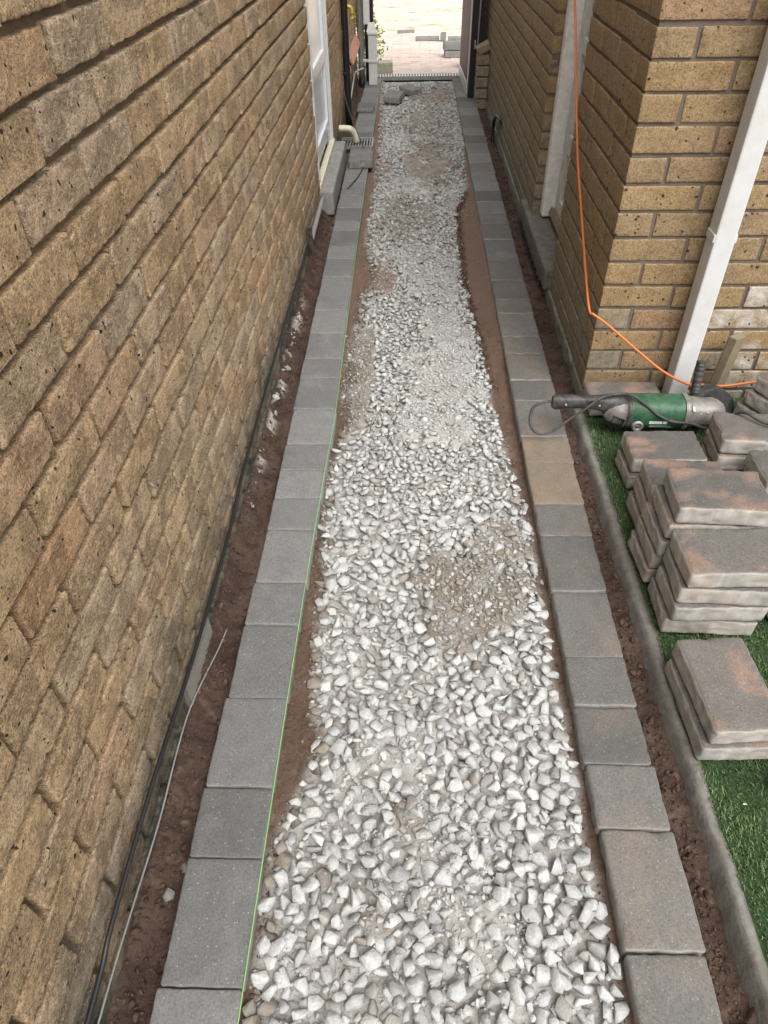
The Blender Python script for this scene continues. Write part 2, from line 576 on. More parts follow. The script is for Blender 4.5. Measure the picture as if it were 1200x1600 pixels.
M_WOOD = simple('ribbed decking timber', (0.24, 0.19, 0.125), 0.8, bump=0.4, var=0.5, dirt=(0.13, 0.125, 0.09), dirt_amt=0.5)
M_TERRA = simple('salmon clay tile', (0.46, 0.23, 0.165), 0.8, bump=0.3, var=0.3)
M_STRING = simple('neon green string', (0.22, 0.46, 0.12), 0.6, var=0.1)
M_STEEL = simple('galvanised steel', (0.42, 0.43, 0.43), 0.45, metal=0.6, var=0.4, dirt=(0.2, 0.18, 0.15))
M_BROWN = simple('brown stained timber', (0.075, 0.04, 0.028), 0.55, bump=0.3, var=0.4)
M_LETTER = simple('white print', (0.72, 0.74, 0.72), 0.5, var=0.1)
M_YELLOW = simple('ochre brass fitting', (0.55, 0.36, 0.06), 0.4, var=0.2)
M_GLASS = simple('white glazed upvc panel', (0.60, 0.62, 0.64), 0.2, var=0.1)
M_MOSSG = simple('blond mossy concrete', (0.34, 0.345, 0.24), 0.9, bump=0.6, bscale=90, var=0.4)
M_LEAF = simple('yellow green leaf', (0.22, 0.34, 0.035), 0.55, var=0.5, bscale=80)
M_BARK = simple('shrub bark', (0.10, 0.075, 0.05), 0.9, bump=0.5)
M_DRIVE = paver_material('pink drive block', (0.58, 0.44, 0.375), (0.66, 0.53, 0.46), (0.72, 0.62, 0.55), 0.45, 0.65, 0.8, side=(0.4, 0.3, 0.25))

# ------------------------------------------------------------------ the ground
g_ = bmesh.new()
bmesh.ops.create_grid(g_, x_segments=40, y_segments=40, size=120)
gm = mesh_bm('ground', g_)
mg = NT('bare earth')
gv = mg.coords(world=True, rand=False)
mg.done(mg.mix(mg.noise(gv, 3, 6, 0.7), (0.30, 0.21, 0.14), (0.20, 0.14, 0.10)), 0.95, mg.bump(mg.noise(gv, 30, 6), 0.8, 0.01))
tag(link('ground', gm, mg.m, loc=(0, 0, -0.14)), kind='structure')


def strip(name, x0, x1, y0, y1, dx, hf, cf, mat, smooth=True):
    """terrain strip: hf(x, y) height, cf(x, y, h) rgb; rows widen with distance"""
    ys = [y0]
    while ys[-1] < y1:
        ys.append(ys[-1] + dx * max(1.0, ys[-1] / 1.4))
    ys = np.array(ys)
    xs = np.arange(x0, x1 + dx * 0.5, dx)
    X, Y = np.meshgrid(xs, ys)
    Z = hf(X, Y)
    C = cf(X, Y, Z)
    nx, ny = len(xs), len(ys)
    v = np.stack([X.ravel(), Y.ravel(), Z.ravel()], 1)
    i = (np.arange(ny - 1)[:, None] * nx + np.arange(nx - 1)[None, :]).ravel()
    t = np.concatenate([np.stack([i, i + 1, i + nx + 1], 1), np.stack([i, i + nx + 1, i + nx], 1)])
    return tag(link(name, mesh_tris(name, v, t, smooth, C.reshape(-1, 3)), mat), kind='structure')


def sm(a, b, x):
    t = np.clip((x - a) / (b - a), 0, 1)
    return t * t * (3 - 2 * t)


def mixc(a, b, t):
    return np.asarray(a)[None, None, :] * (1 - t[..., None]) + np.asarray(b)[None, None, :] * t[..., None] if np.ndim(a) == 1 else a * (1 - t[..., None]) + np.asarray(b)[None, None, :] * t[..., None]


# edges of the stone, measured along the passage
LG = np.array([(-1, -.235), (.27, -.235), (.45, -.25), (.56, -.25), (.68, -.20), (.77, -.185), (.88, -.214), (1.23, -.22), (1.66, -.245), (1.97, -.205), (2.1, -.225), (2.46, -.235), (2.7, -.205), (2.92, -.20), (3.1, -.165), (3.5, -.215), (4.9, -.207), (7.3, -.25)])
RG = np.array([(-1, .35), (.28, .352), (.43, .352), (.55, .336), (.69, .348), (.84, .352), (.925, .338), (1.07, .342), (1.29, .345), (1.41, .352), (1.73, .323), (2.06, .301), (2.46, .280), (2.73, .262), (3.1, .244), (3.95, .255), (4.37, .337), (5.65, .384), (7.3, .384)])


def edges(y):
    return np.interp(y, LG[:, 0], LG[:, 1]), np.interp(y, RG[:, 0], RG[:, 1])


# patches where stone is thin: x, y, rx, ry, strength, colour index (0 grit, 1 brown grit, 2 red soil)
PATCH = [(.19, 1.17, .135, .15, 1.0, 1), (.25, 1.34, .08, .09, .8, 1), (-.19, 2.25, .055, .30, .95, 1), (-.15, 3.15, .08, .16, 1.0, 2), (-.02, 3.85, .16, .35, .75, 1),
         (.14, 4.9, .17, .5, .95, 1), (-.16, 4.7, .06, .3, .7, 1), (.17, 6.75, .16, .4, .9, 1), (.12, 5.7, .16, .4, .7, 1), (.10, 1.95, .13, .12, .85, 0), (.15, 3.1, .12, .30, .9, 0), (-.05, 5.3, .14, .3, .8, 0), (.25, 4.1, .08, .3, .8, 0),
         (.13, 2.40, .15, .42, .92, 0), (.05, .52, .12, .10, .75, 0), (.14, .40, .08, .06, .8, 0), (.02, .60, .05, .04, .6, 1), (.0, 3.4, .12, .2, .8, 0), (.02, 4.4, .15, .2, .85, 0), (.0, .78, .10, .07, .6, 0), (-.10, .66, .06, .05, .6, 0), (-.17, 2.02, .05, .07, .5, 1), (-.04, 0.42, .04, .04, .5, 1)]


def patches(x, y):
    d = np.zeros_like(x)
    k = [np.zeros_like(x) for _ in range(3)]
    for (px, py, rx, ry, s, ci) in PATCH:
        q = ((x - px) / rx) ** 2 + ((y - py) / ry) ** 2 + 2.0 * fbm(x, y / 1.3, 11, 4, 77)
        w = s * (1 - sm(0.55, 1.35, q))
        d = np.maximum(d, w)
        k[ci] = np.maximum(k[ci], w)
    return d, k


def bed_h(x, y):
    l, r = edges(y)
    wob = 0.02 * fbm(x, y, 9, 3, 3)
    inside = sm(l - .012, l + .03, x + wob) * (1 - sm(r - .03, r + .012, x + wob))
    sand = -0.036 + 0.005 * fbm(x, y, 16, 4, 9) + 0.0035 * fbm(x, y, 90, 3, 5) + 0.0018 * fbm(x * 3, y * .35, 40, 2, 6)
    sand += 0.02 * sm(.20, .27, np.abs(x + .003) - 0.0) * (x < 0) * 0.3
    far = sm(2.0, 2.6, y) * (x > 0)
    sand += far * 0.014 * sm(0, .10, x - r)
    d, k = patches(x, y)
    grit = -0.041 + 0.030 * d + 0.006 * fbm(x, y, 22, 4, 21) + 0.0035 * fbm(x, y, 120, 3, 25)
    h = sand * (1 - inside) + grit * inside
    # crumbled edge of the haunching on the far right
    ridge = np.exp(-((x - r - .012) / .014) ** 2) * sm(2.1, 2.5, y) * (1 - sm(4.1, 4.4, y))
    return h + ridge * (0.010 + 0.012 * fbm(x, y, 70, 3, 31))


def bed_c(x, y, h):
    l, r = edges(y)
    wob = 0.02 * fbm(x, y, 9, 3, 3)
    inside = sm(l - .02, l + .02, x + wob) * (1 - sm(r - .02, r + .02, x + wob))
    n = 0.5 + 0.5 * fbm(x, y, 12, 4, 41)
    sand = mixc(np.array([.085, .052, .036]), [.135, .090, .064], np.clip(n, 0, 1))
    farr = sm(1.8, 3.2, y)
    sand = mixc(sand, [.20, .135, .105], 0.6 * farr)
    # dust fallen off the stone
    dust = np.clip(fbm(x, y, 30, 4, 43) * 1.6 - 0.25, 0, 1) * np.exp(-np.minimum(np.abs(x - l), np.abs(x - r)) / .03)
    sand = mixc(sand, [.33, .29, .24], 0.55 * dust)
    grit = mixc(np.array([.45, .44, .415]), [.34, .325, .295], np.clip(0.5 + fbm(x, y, 20, 4, 45), 0, 1))
    d, k = patches(x, y)
    grit = mixc(grit, [.19, .155, .115], 0.95 * np.clip(k[1] * (0.8 + 0.6 * fbm(x, y, 26, 3, 47)), 0, 1))
    grit = mixc(grit, [.22, .135, .095], 0.95 * k[2])
    ridge = np.exp(-((x - r - .016) / .016) ** 2) * sm(2.1, 2.5, y) * (1 - sm(4.1, 4.4, y))
    c = sand * (1 - inside[..., None]) + grit * inside[..., None]
    return mixc(c, [.062, .036, .024], np.clip(ridge * (0.9 + fbm(x, y, 60, 3, 49)), 0, 1))


strip('gravel_bed', -.285, .395, -.5, 7.335, .004, bed_h, bed_c, M_BED)


def lumps(x, y, f, s):
    """rounded crumbs: cellular bumps"""
    best = np.full_like(x, 9.0)
    X, Y = x * f, y * f
    ix, iy = np.floor(X), np.floor(Y)
    for a in (-1, 0, 1):
        for b in (-1, 0, 1):
            cx, cy = (ix + a).astype(np.int64), (iy + b).astype(np.int64)
            px = cx + 0.15 + 0.7 * _hash(cx, cy, s)
            py = cy + 0.15 + 0.7 * _hash(cx, cy, s + 9)
            sz = 0.6 + 0.8 * _hash(cx, cy, s + 5)
            best = np.minimum(best, ((X - px) ** 2 + (Y - py) ** 2) / sz ** 2)
    return np.sqrt(np.clip(1 - best, 0, 1))


def soil_h(x, y):
    edge = sm(0, .03, np.minimum(np.abs(x + .40), np.abs(x - .50 - .02 * sm(3, 6, y))))
    n = 0.014 * lumps(x, y, 38, 3) * (fbm(x, y, 5, 2, 8) > -.25) + 0.006 * lumps(x, y, 85, 23) + 0.010 * fbm(x, y, 18, 4, 61) + 0.003 * fbm(x, y, 160, 2, 65)
    sl = 0.034 * sm(-.435, -.478, x) * (x < 0)
    return -0.052 + n * (0.35 + 0.65 * edge) + sl


def soil_c(x, y, h):
    n = np.clip(0.5 + fbm(x, y, 24, 4, 71), 0, 1)
    c = mixc(np.array([.048, .029, .021]), [.088, .057, .042], n)
    c = mixc(c, [.15, .10, .07], np.clip(fbm(x, y, 60, 3, 73) * 1.5 - .45, 0, 1))
    # smooth grey haunch slivers along the blocks
    s = np.exp(-((x + .408) / .009) ** 2) * sm(-.1, .5, fbm(x, y, 3, 2, 75) + .2)
    c = mixc(c, [.15, .10, .075], np.clip(s, 0, 1) * .7)
    # splashed lime mortar at the foot of the left wall
    m = np.exp(-((x + .462) / .012) ** 2) * sm(1.5, 1.8, y) * (1 - sm(2.7, 3.0, y)) * (fbm(x, y, 16, 3, 79) > .1)
    return mixc(c, [.45, .42, .37], m * .8)


strip('soil', -.50, -.388, -.5, 7.3, .003, soil_h, soil_c, M_SOIL)
strip('soil', .502, .625, -.5, 7.3, .003, soil_h, soil_c, M_SOIL)


# ------------------------------------------------------------------ crushed stone
def hull_stone(seed, npts, bev):
    r = random.Random(seed)
    bm = bmesh.new()
    sx, sy, sz = 1.0, r.uniform(.62, .98), r.uniform(.44, .68)
    for _ in range(npts):
        p = Vector((r.gauss(0, 1), r.gauss(0, 1), r.gauss(0, 1))).normalized() * r.uniform(.92, 1.08)
        bm.verts.new((p.x * sx, p.y * sy, p.z * sz))
    res = bmesh.ops.convex_hull(bm, input=bm.verts)
    dead = [e for e in set(res['geom_interior'] + res['geom_unused']) if isinstance(e, bmesh.types.BMVert)]
    bmesh.ops.delete(bm, geom=dead, context='VERTS')
    bmesh.ops.dissolve_limit(bm, angle_limit=math.radians(15), verts=bm.verts, edges=bm.edges)
    if bev:
        bmesh.ops.bevel(bm, geom=bm.edges[:], offset=bev, segments=1, affect='EDGES', profile=0.7)
    bmesh.ops.triangulate(bm, faces=bm.faces)
    v = np.array([x.co[:] for x in bm.verts])
    t = np.array([[a.index for a in f.verts] for f in bm.faces])
    bm.free()
    return v, t


ST_NEAR = [hull_stone(100 + i, 10 + i % 7, .035) for i in range(48)]
ST_FAR = [hull_stone(200 + i, 12, 0) for i in range(30)]
ST_CHIP = [hull_stone(300 + i, 7, 0) for i in range(16)]


def rots(n, tilt):
    """random rotations: full spin about z, limited tilt"""
    out = np.zeros((n, 3, 3))
    a = RNG.uniform(0, 2 * PI, n)
    b = RNG.normal(0, tilt, n)
    c = RNG.normal(0, tilt, n)
    ca, sa, cb, sb, cc, sc_ = np.cos(a), np.sin(a), np.cos(b), np.sin(b), np.cos(c), np.sin(c)
    out[:, 0, 0] = ca * cb
    out[:, 0, 1] = ca * sb * sc_ - sa * cc
    out[:, 0, 2] = ca * sb * cc + sa * sc_
    out[:, 1, 0] = sa * cb
    out[:, 1, 1] = sa * sb * sc_ + ca * cc
    out[:, 1, 2] = sa * sb * cc - ca * sc_
    out[:, 2, 0] = -sb
    out[:, 2, 1] = cb * sc_
    out[:, 2, 2] = cb * cc
    return out


def assemble(name, temps, P, S, C, tilt, mat):
    n = len(P)
    which = RNG.integers(0, len(temps), n)
    Rm = rots(n, tilt)
    V, T, K, off = [], [], [], 0
    for ti, (tv, tt) in enumerate(temps):
        ids = np.nonzero(which == ti)[0]
        if not len(ids): continue
        v = np.einsum('nij,nvj->nvi', Rm[ids], tv[None] * S[ids][:, None, :]) + P[ids][:, None, :]
        nv = tv.shape[0]
        V.append(v.reshape(-1, 3))
        T.append((tt[None] + (np.arange(len(ids)) * nv)[:, None, None] + off).reshape(-1, 3))
        K.append(np.repeat(C[ids], nv, 0))
        off += nv * len(ids)
    return mesh_tris(name, np.concatenate(V), np.concatenate(T), False, np.concatenate(K))


GX0, GY0, CELL = -.30, -.30, .004
NXG, NYG = int(.72 / CELL), int(7.64 / CELL)
gx = GX0 + (np.arange(NXG) + .5) * CELL
gy = GY0 + (np.arange(NYG) + .5) * CELL
XX, YY = np.meshgrid(gx, gy)
HF = bed_h(XX, YY)
HF0 = HF.copy()
_sx, _sy = np.meshgrid(np.arange(-.50, .66, .003), np.arange(-.3, 7.4, .006))
HS = soil_h(_sx, _sy)


def bed_z(x, y):
    return float(HF0[min(max(int((y - GY0) / CELL), 0), NYG - 1), min(max(int((x - GX0) / CELL), 0), NXG - 1)])


def soil_z(x, y):
    return float(HS[min(max(int((y + .3) / .006), 0), HS.shape[0] - 1), min(max(int((x + .50) / .003), 0), HS.shape[1] - 1)])



OCC = np.zeros(HF.shape, bool)
_disc = {}


def disc(m, q):
    if (m, q) not in _disc:
        yy, xx = np.mgrid[-m:m + 1, -m:m + 1]
        d2 = (xx ** 2 + yy ** 2) / (m + .5) ** 2
        _disc[(m, q)] = (d2 <= q * q, np.sqrt(np.clip(1 - d2, 0, 1)))
    return _disc[(m, q)]


def drop(n_try, y0, y1, r0, r1, thin_p, top, edge=0.0, chip=False, cover=.14):
    """let stones come to rest one by one on the height field, largest first, none on top of another of its layer"""
    out = []
    ys = RNG.uniform(y0, y1, n_try)
    u = RNG.uniform(0, 1, n_try)
    l, r = edges(ys)
    w = 0.014 * fbm(ys * 1.0, ys * 0 + 3.1, 11, 3, 91)
    w2 = 0.014 * fbm(ys * 1.0, ys * 0 + 8.1, 11, 3, 95)
    xs = (l - edge + w) + u * ((r + edge + w2) - (l - edge + w))
    d, k = patches(xs, ys)
    keep = RNG.uniform(0, 1, n_try) > thin_p * d
    xs, ys = xs[keep], ys[keep]
    t = np.linspace(1, 0, len(xs)) ** 1.9
    rr = (r0 + (r1 - r0) * t) * RNG.uniform(.93, 1.07, len(xs))
    I, J = ((xs - GX0) / CELL).astype(int), ((ys - GY0) / CELL).astype(int)
    for x, y, rad, i, j in zip(xs, ys, rr, I, J):
        m = max(1, int(rad / CELL))
        if i - m < 0 or j - m < 0 or i + m + 1 > NXG or j + m + 1 > NYG: continue
        sub = HF[j - m:j + m + 1, i - m:i + m + 1]
        if chip:
            if HF[j, i] > HF[max(0, j - 4):j + 5, max(0, i - 4):i + 5].mean() - .0008: continue
            z = np.partition(sub.ravel(), sub.size // 5)[sub.size // 5] + rad * .10
            if z > top: continue
            if sub.max() - sub.min() > .009 and rad > .003: continue
            out.append((x, y, z, rad))
            continue
        ins, dome = disc(m, .86)
        oc = OCC[j - m:j + m + 1, i - m:i + m + 1]
        if oc[ins].mean() > cover: continue
        c = rad * .60
        z = sub[ins].mean() + c * .42
        if z > top: continue
        out.append((x, y, z, rad))
        oc |= ins
        np.maximum(sub, np.where(ins, z + c * dome, -9), out=sub)
    return np.array(out)


def stone_scale(r):
    n = len(r)
    return np.stack([r * RNG.uniform(.95, 1.22, n), r * RNG.uniform(.88, 1.1, n), r * RNG.uniform(.8, 1.1, n)], 1)


def stone_color(P):
    n = len(P)
    l, r = edges(P[:, 1])
    g = RNG.uniform(.40, .54, n) * np.where(RNG.uniform(0, 1, n) < .14, .74, 1)
    warm = RNG.uniform(0, 1, n)
    c = np.stack([g * (1 + .01 * warm), g, g * (.985 - .05 * warm)], 1)
    d, k = patches(P[:, 0], P[:, 1])
    dirty = (np.minimum(P[:, 0] - l, .2) < .02) * (RNG.uniform(0, 1, n) < .45) * 1.0
    dirty = np.maximum(dirty, (RNG.uniform(0, 1, n) < .85 * np.maximum(k[1], k[2])) * RNG.uniform(.4, 1, n))
    dirty = np.maximum(dirty, (P[:, 2] < -.027) * (RNG.uniform(0, 1, n) < .12) * .5)
    dirty = np.maximum(dirty, (RNG.uniform(0, 1, n) < .012) * .8)
    q = RNG.uniform(.7, 1.35, n)
    br = np.stack([.205 * q, .170 * q, .132 * q * RNG.uniform(.9, 1.1, n)], 1)
    far = np.clip((P[:, 1] - 2) / 4, 0, 1) * .18
    c = c * (1 - far[:, None] * .5)
    return c * (1 - dirty[:, None]) + br * dirty[:, None]


near = [drop(12000, -.2, 1.55, .0090, .0218, 1.05, .2, .004, cover=.22)]
far = [drop(11000, 1.5, 3.0, .0082, .0185, 1.05, .2, .003, cover=.22), drop(11000, 2.95, 5.0, .0095, .0190, 1.05, .2, .002), drop(9000, 4.95, 7.28, .0100, .0190, 1.0, .2, 0)]
OCC1 = OCC.copy()
OCC[:] = False
near.append(drop(3200, -.2, 1.55, .0085, .0205, 1.3, .006, .0, cover=.12))
far.append(drop(1500, 1.5, 3.0, .0085, .0175, 1.3, .0, 0, cover=.10))
far.append(drop(1800, 2.9, 7.2, .0085, .0165, 1.3, -.002, 0, cover=.10))
OCC |= OCC1
near.append(drop(22000, -.2, 1.55, .0040, .0095, -.5, .0, .0, cover=.22))
far.append(drop(16000, 1.5, 4.2, .0042, .0095, -.6, .0, 0, cover=.14))
pc = []
for (px, py, rx, ry, s_, ci) in PATCH:
    if ci == 2: continue
    m_ = int(36000 * rx * ry * s_ / max(1, py * .8))
    a_, q_ = RNG.uniform(0, 2 * PI, m_), np.sqrt(RNG.uniform(0, 1, m_)) * 1.1
    xx, yy = px + rx * q_ * np.cos(a_), py + ry * q_ * np.sin(a_)
    rr = RNG.uniform(.0010, .0034, m_) * (1 + .25 * py / 2) * np.where(RNG.uniform(0, 1, m_) < .06, 2.2, 1)
    zi = HF[np.clip(((yy - GY0) / CELL).astype(int), 0, NYG - 1), np.clip(((xx - GX0) / CELL).astype(int), 0, NXG - 1)]
    pc.append(np.stack([xx, yy, zi + rr * .1, rr], 1))
chips = pc + [drop(12000, -.2, 1.6, .0018, .0050, -.6, .0, 0, True), drop(13000, 1.5, 4.3, .0024, .0062, -.9, .0, 0, True), drop(7000, 4.2, 7.3, .0035, .0070, -.6, .0, 0, True)]
for nm, tmp, lst, tl in (('gravel', ST_NEAR, near, .22), ('gravel', ST_FAR, far, .26), ('gravel', ST_CHIP, chips, .7)):
    P = np.concatenate([a for a in lst if len(a)])
    me = assemble(nm, tmp, P[:, :3], stone_scale(P[:, 3]), stone_color(P), tl, M_STONE)
    tag(link(nm, me, M_STONE), kind='stuff')


def scatter(name, pts, temps, col_lo, col_hi, mat, tilt=.6, kind='stuff'):
    P = np.array(pts)
    n = len(P)
    c = RNG.uniform(0, 1, (n, 1))
    C = np.array(col_lo)[None] * (1 - c) + np.array(col_hi)[None] * c
    me = assemble(name, temps, P[:, :3], stone_scale(P[:, 3]), C, tilt, mat)
    return tag(link(name, me, mat), kind=kind)


# soil crumbs in both trenches and along the crumbled haunch
pts = []
for _ in range(4200):
    y = 7.0 * RNG.uniform() ** 1.6
    side = RNG.uniform() < .5
    x = RNG.uniform(-.475, -.41) if side else RNG.uniform(.525, .565 + .04 * (y > 2.1))
    r = RNG.uniform(.002, .0060) if RNG.uniform() < .95 else RNG.uniform(.008, .012)
    pts.append((x, y, soil_z(x, y) + r * .3, r))
for _ in range(500):
    y = RNG.uniform(2.15, 4.3)
    x = float(edges(y)[1]) + RNG.normal(.012, .012)
    r = RNG.uniform(.003, .007)
    pts.append((x, y, bed_z(x, y) + r * .3, r))
for _ in range(3200):
    y = .05 + 6.0 * RNG.uniform() ** 1.5
    l, r_ = edges(y)
    if RNG.uniform() < .6: x = -.261 + (float(l) + .006 + .261) * RNG.uniform()
    else: x = float(r_) - .004 + (.368 - float(r_) + .004) * RNG.uniform() ** 1.5
    r = .0008 + .0030 * RNG.uniform() ** 3 + (.004 if RNG.uniform() < .012 else 0)
    pts.append((x, y, bed_z(x, y) + r * .3, r))
scatter('soil_crumbs', pts, ST_FAR[:12], (.060, .034, .023), (.125, .075, .052), M_SOIL)
pts = []
for _ in range(700):
    y = RNG.uniform(.1, 4.5) ** 1.0
    l, r_ = edges(y)
    x = float(l) - abs(RNG.normal(0, .014)) if RNG.uniform() < .6 else float(r_) + abs(RNG.normal(0, .010))
    r = RNG.uniform(.0012, .0045)
    pts.append((x, y, bed_z(x, y) + r * .3, r))
for _ in range(900):
    y = RNG.uniform(.1, 5.5)
    l, r_ = edges(y)
    x = RNG.uniform(-.258, float(l)) if RNG.uniform() < .6 else float(r_) + (.372 - float(r_)) * RNG.uniform()
    r = RNG.uniform(.0008, .0022)
    pts.append((x, y, bed_z(x, y) + r * .3, r))
for _ in range(130):
    y = RNG.uniform(.15, 4.8)
    l, r_ = edges(y)
    x = float(l) - abs(RNG.normal(0, .012)) if RNG.uniform() < .65 else float(r_) + abs(RNG.normal(0, .009))
    r = RNG.uniform(.0045, .0105)
    pts.append((x, y, bed_z(x, y) + r * .35, r))
scatter('grit', pts, ST_CHIP + ST_FAR[:8], (.20, .17, .135), (.40, .38, .34), M_STONE)

# single stones that stand out, each a thing
for (x, y, r, col, lab) in [(.205, 1.13, .017, (.50, .50, .48), 'white angular stone lying alone in the middle of the brown gritty patch'),
                            (.128, 1.115, .014, (.24, .185, .13), 'brown rounded stone half sunk in the gritty patch left of the lone white stone'),
                            (-.253, .278, .017, (.20, .175, .14), 'dark brown pebble at the lower left rim of the gravel beside the string'),
                            (.372 - .02, .445, .014, (.16, .145, .125), 'dark grey stone on the sand beyond the right rim of the gravel'),
                            (-.437, .455, .014, (.22, .20, .175), 'pale flat chip of stone on the red soil between wall and left blocks'),
                            (-.415, .50, .013, (.16, .11, .085), 'brown stone caked in soil behind the pale chip in the left trench'),
                            (.292, 1.03, .013, (.50, .50, .48), 'white stone at the front right corner of the brown gritty patch')]:
    zz = soil_z(x, y) if x < -.4 else bed_z(x, y)
    tv, tt = ST_NEAR[int(abs(x) * 1000) % 36]
    me = mesh_tris('stone', tv * r, tt, False, np.tile(np.array(col), (len(tv), 1)))
    tag(link('stone', me, M_STONE, loc=(x, y, zz + r * .3), rot=(random.uniform(-.2, .2), 0, random.uniform(0, 6))), lab, 'stone', 'single stones lying apart from the gravel')

# white lime lumps at the foot of the left wall
pts = []
for _ in range(48):
    y = RNG.uniform(1.5, 2.75)
    r = RNG.uniform(.004, .015) if RNG.uniform() < .3 else RNG.uniform(.002, .005)
    x = -.474 + abs(RNG.normal(0, .012)) + r * .6
    pts.append((x, y, soil_z(x, y) + r * .5, r))
scatter('mortar_lumps', pts, ST_NEAR[:14], (.20, .19, .165), (.42, .41, .38), M_STONE)


# ------------------------------------------------------------------ paving edge rows
def paver_mesh(L, W, T, seed, r=.006, rough=.0012, n=(14, 10, 3)):
    off = Vector((seed * 3.7, seed * 1.3, seed * 7.9))

    def disp(p, nn):
        q = p + off
        d = mn.noise(q * 26) * rough + mn.noise(q * 75) * rough * .55
        e = min(L / 2 - abs(p.x), W / 2 - abs(p.y))
        if e < .012 and nn.z > -.5:                         # chipped, tumbled arrises
            d -= max(0, mn.noise(q * 55) - .05) * rough * 4.0
        return d
    return round_box('paving_block', L, W, T, r, n, disp, base_at_bottom=True)


def row(name, joints, xin, xout, mats, rough, r, gap, label_kind):
    root = tag(empty(name), kind='structure')
    J = joints
    for i in range(len(J) - 1):
        a, b = J[i], J[i + 1]
        yc = (a + b) / 2
        xi, xo = xin(yc), xout(yc)
        L, W = b - a - gap, abs(xo - xi)
        far_ = yc > 3.0
        me = paver_mesh(L, W, .055, i + len(name), r, rough, (6, 5, 2) if far_ else (14, 10, 3))
        m = mats(i, yc)
        link('paving_block', me, m, root, ((xi + xo) / 2 + random.gauss(0, .0012), yc, -.055 + random.gauss(0, .0016)), (0, random.gauss(0, .004), PI / 2 + random.gauss(0, .006)))
    return root


JL = [-.26, -.06, .10, .301, .507, .643, .851, 1.056, 1.194, 1.393, 1.527, 1.66, 1.793, 1.993, 2.194, 2.332, 2.528, 2.728, 2.868, 3.066, 3.268, 3.417, 3.619, 3.755, 3.961, 4.156, 4.29, 4.42, 4.62, 4.80, 4.94, 5.12]
JL2 = [5.36, 5.50, 5.65, 5.85, 6.02, 6.20, 6.34, 6.54, 6.74, 6.94, 7.12, 7.32]
JR = [-.24, -.04, .16, .371, .577, .710, .844, .976, 1.175, 1.38, 1.511, 1.708, 1.842, 2.047, 2.18, 2.372, 2.507, 2.706, 2.834, 3.03, 3.239, 3.507, 3.72, 3.866, 4.05, 4.228, 4.40, 4.582, 4.78, 4.98, 5.20, 5.40, 5.58, 5.707, 5.95, 6.186, 6.40, 6.56, 6.712, 6.92, 7.12, 7.31]
LIN = lambda y: float(np.interp(y, [0, 1.0, 1.9, 3.0, 7.3], [-.266, -.2635, -.245, -.258, -.262]))
LOUT = lambda y: float(np.interp(y, [0, .8, 1.3, 2.6, 7.3], [-.409, -.402, -.394, -.396, -.400]))
RIN = lambda y: float(np.interp(y, [0, .6, 1.8, 3.0, 5.5, 7.3], [.383, .374, .370, .376, .384, .388]))
ROUT = lambda y: float(np.interp(y, [0, .6, 1.0, 1.8, 3.0, 5.5, 7.3], [.512, .514, .510, .522, .526, .534, .53]))
row('left_paving_edge', JL, LIN, LOUT, lambda i, y: M_PG, .0007, .0045, .0028, 'grey')
row('left_paving_edge', JL2, LIN, LOUT, lambda i, y: M_PG, .0007, .0045, .004, 'grey')
row('right_paving_edge', JR, RIN, ROUT, lambda i, y: (M_PT if 1.5 < y < 1.9 else M_PB if y < 3.2 or i % 3 == 0 else M_PG), .0014, .0065, .003, 'brindle')

# sand bed under each row of blocks
for x0, x1 in ((-.412, -.262), (.378, .512)):
    tag(link('sand_bed', box_mesh('sand_bed', ((x0 + x1) / 2, 3.4, -.0925), (x1 - x0 - .004, 7.8, .065)), simple('damp bedding sand', (.12, .08, .055), .95, bump=.5)), kind='structure')

# string line
pts = [(-.2625, -.4, .003), (-.2625, .6, .0035), (-.2600, 1.2, .004), (-.2535, 1.6, .004), (-.2460, 2.0, .004), (-.2500, 2.6, .0045), (-.2560, 3.4, .005), (-.2600, 4.85, .006), (-.2555, 6.4, .012), (-.235, 7.31, .02)]
tag(link('string_line', tube_mesh('string_line', pts, .0010, 6), M_STRING), 'thin green builder\'s string stretched along the inner edge of the left blocks', 'string')

# ------------------------------------------------------------------ brick meshes
BL, BH, BD = .215, .065, .1025


def brick_disp(seed, amp):
    off = Vector((seed * 5.1, seed * 2.7, seed * 9.3))
    slope = (random.Random(seed).uniform(-.5, .5), random.Random(seed + 7).uniform(-.5, .5))

    def disp(p, nn):
        q = p + off
        w = Vector((mn.noise(q * 14), mn.noise(q * 14 + Vector((5, 5, 5))), mn.noise(q * 14 + Vector((9, 2, 4))))) * .05
        f = mn.noise((q + w) * 48)
        d = mn.noise(q * 22) * amp * .9 + (min(abs(f) * 3.2, 1) - .6) * amp * .75
        ex, ez = BL / 2 - abs(p.x), BH / 2 - abs(p.z)
        if min(ex, ez) < .007: d -= max(0, mn.noise(q * 60)) * amp * 1.3
        return d
    return disp


def brick_set(tagname, amp, nvar, r, n):
    return [round_box('brick', BL, BD, BH, r, n, brick_disp(i * 3 + len(tagname), amp)) for i in range(nvar)]


BK_L = brick_set('left', .0021, 16, .0034, (44, 3, 14))
BK_R = brick_set('right', .0012, 10, .0030, (22, 6, 7))
BK_F = brick_set('farther', .0012, 6, .0035, (9, 2, 3))
_copies = {}


def with_mat(me, mat):
    k = (me.name, mat.name)
    if k not in _copies:
        c = me.copy()
        c.materials.clear()
        c.materials.append(mat)
        _copies[k] = c
    return _copies[k]


def low_bricks(name, recs, mat, parent):
    bm = bmesh.new()
    for (c, L, rz) in recs:
        bm_box(bm, c, (L, BD, BH), Euler((random.gauss(0, .004), 0, rz + random.gauss(0, .004))), 0.0)
    o = link(name, mesh_bm(name, bm), mat, parent)
    tag(o, kind='stuff')
    return o


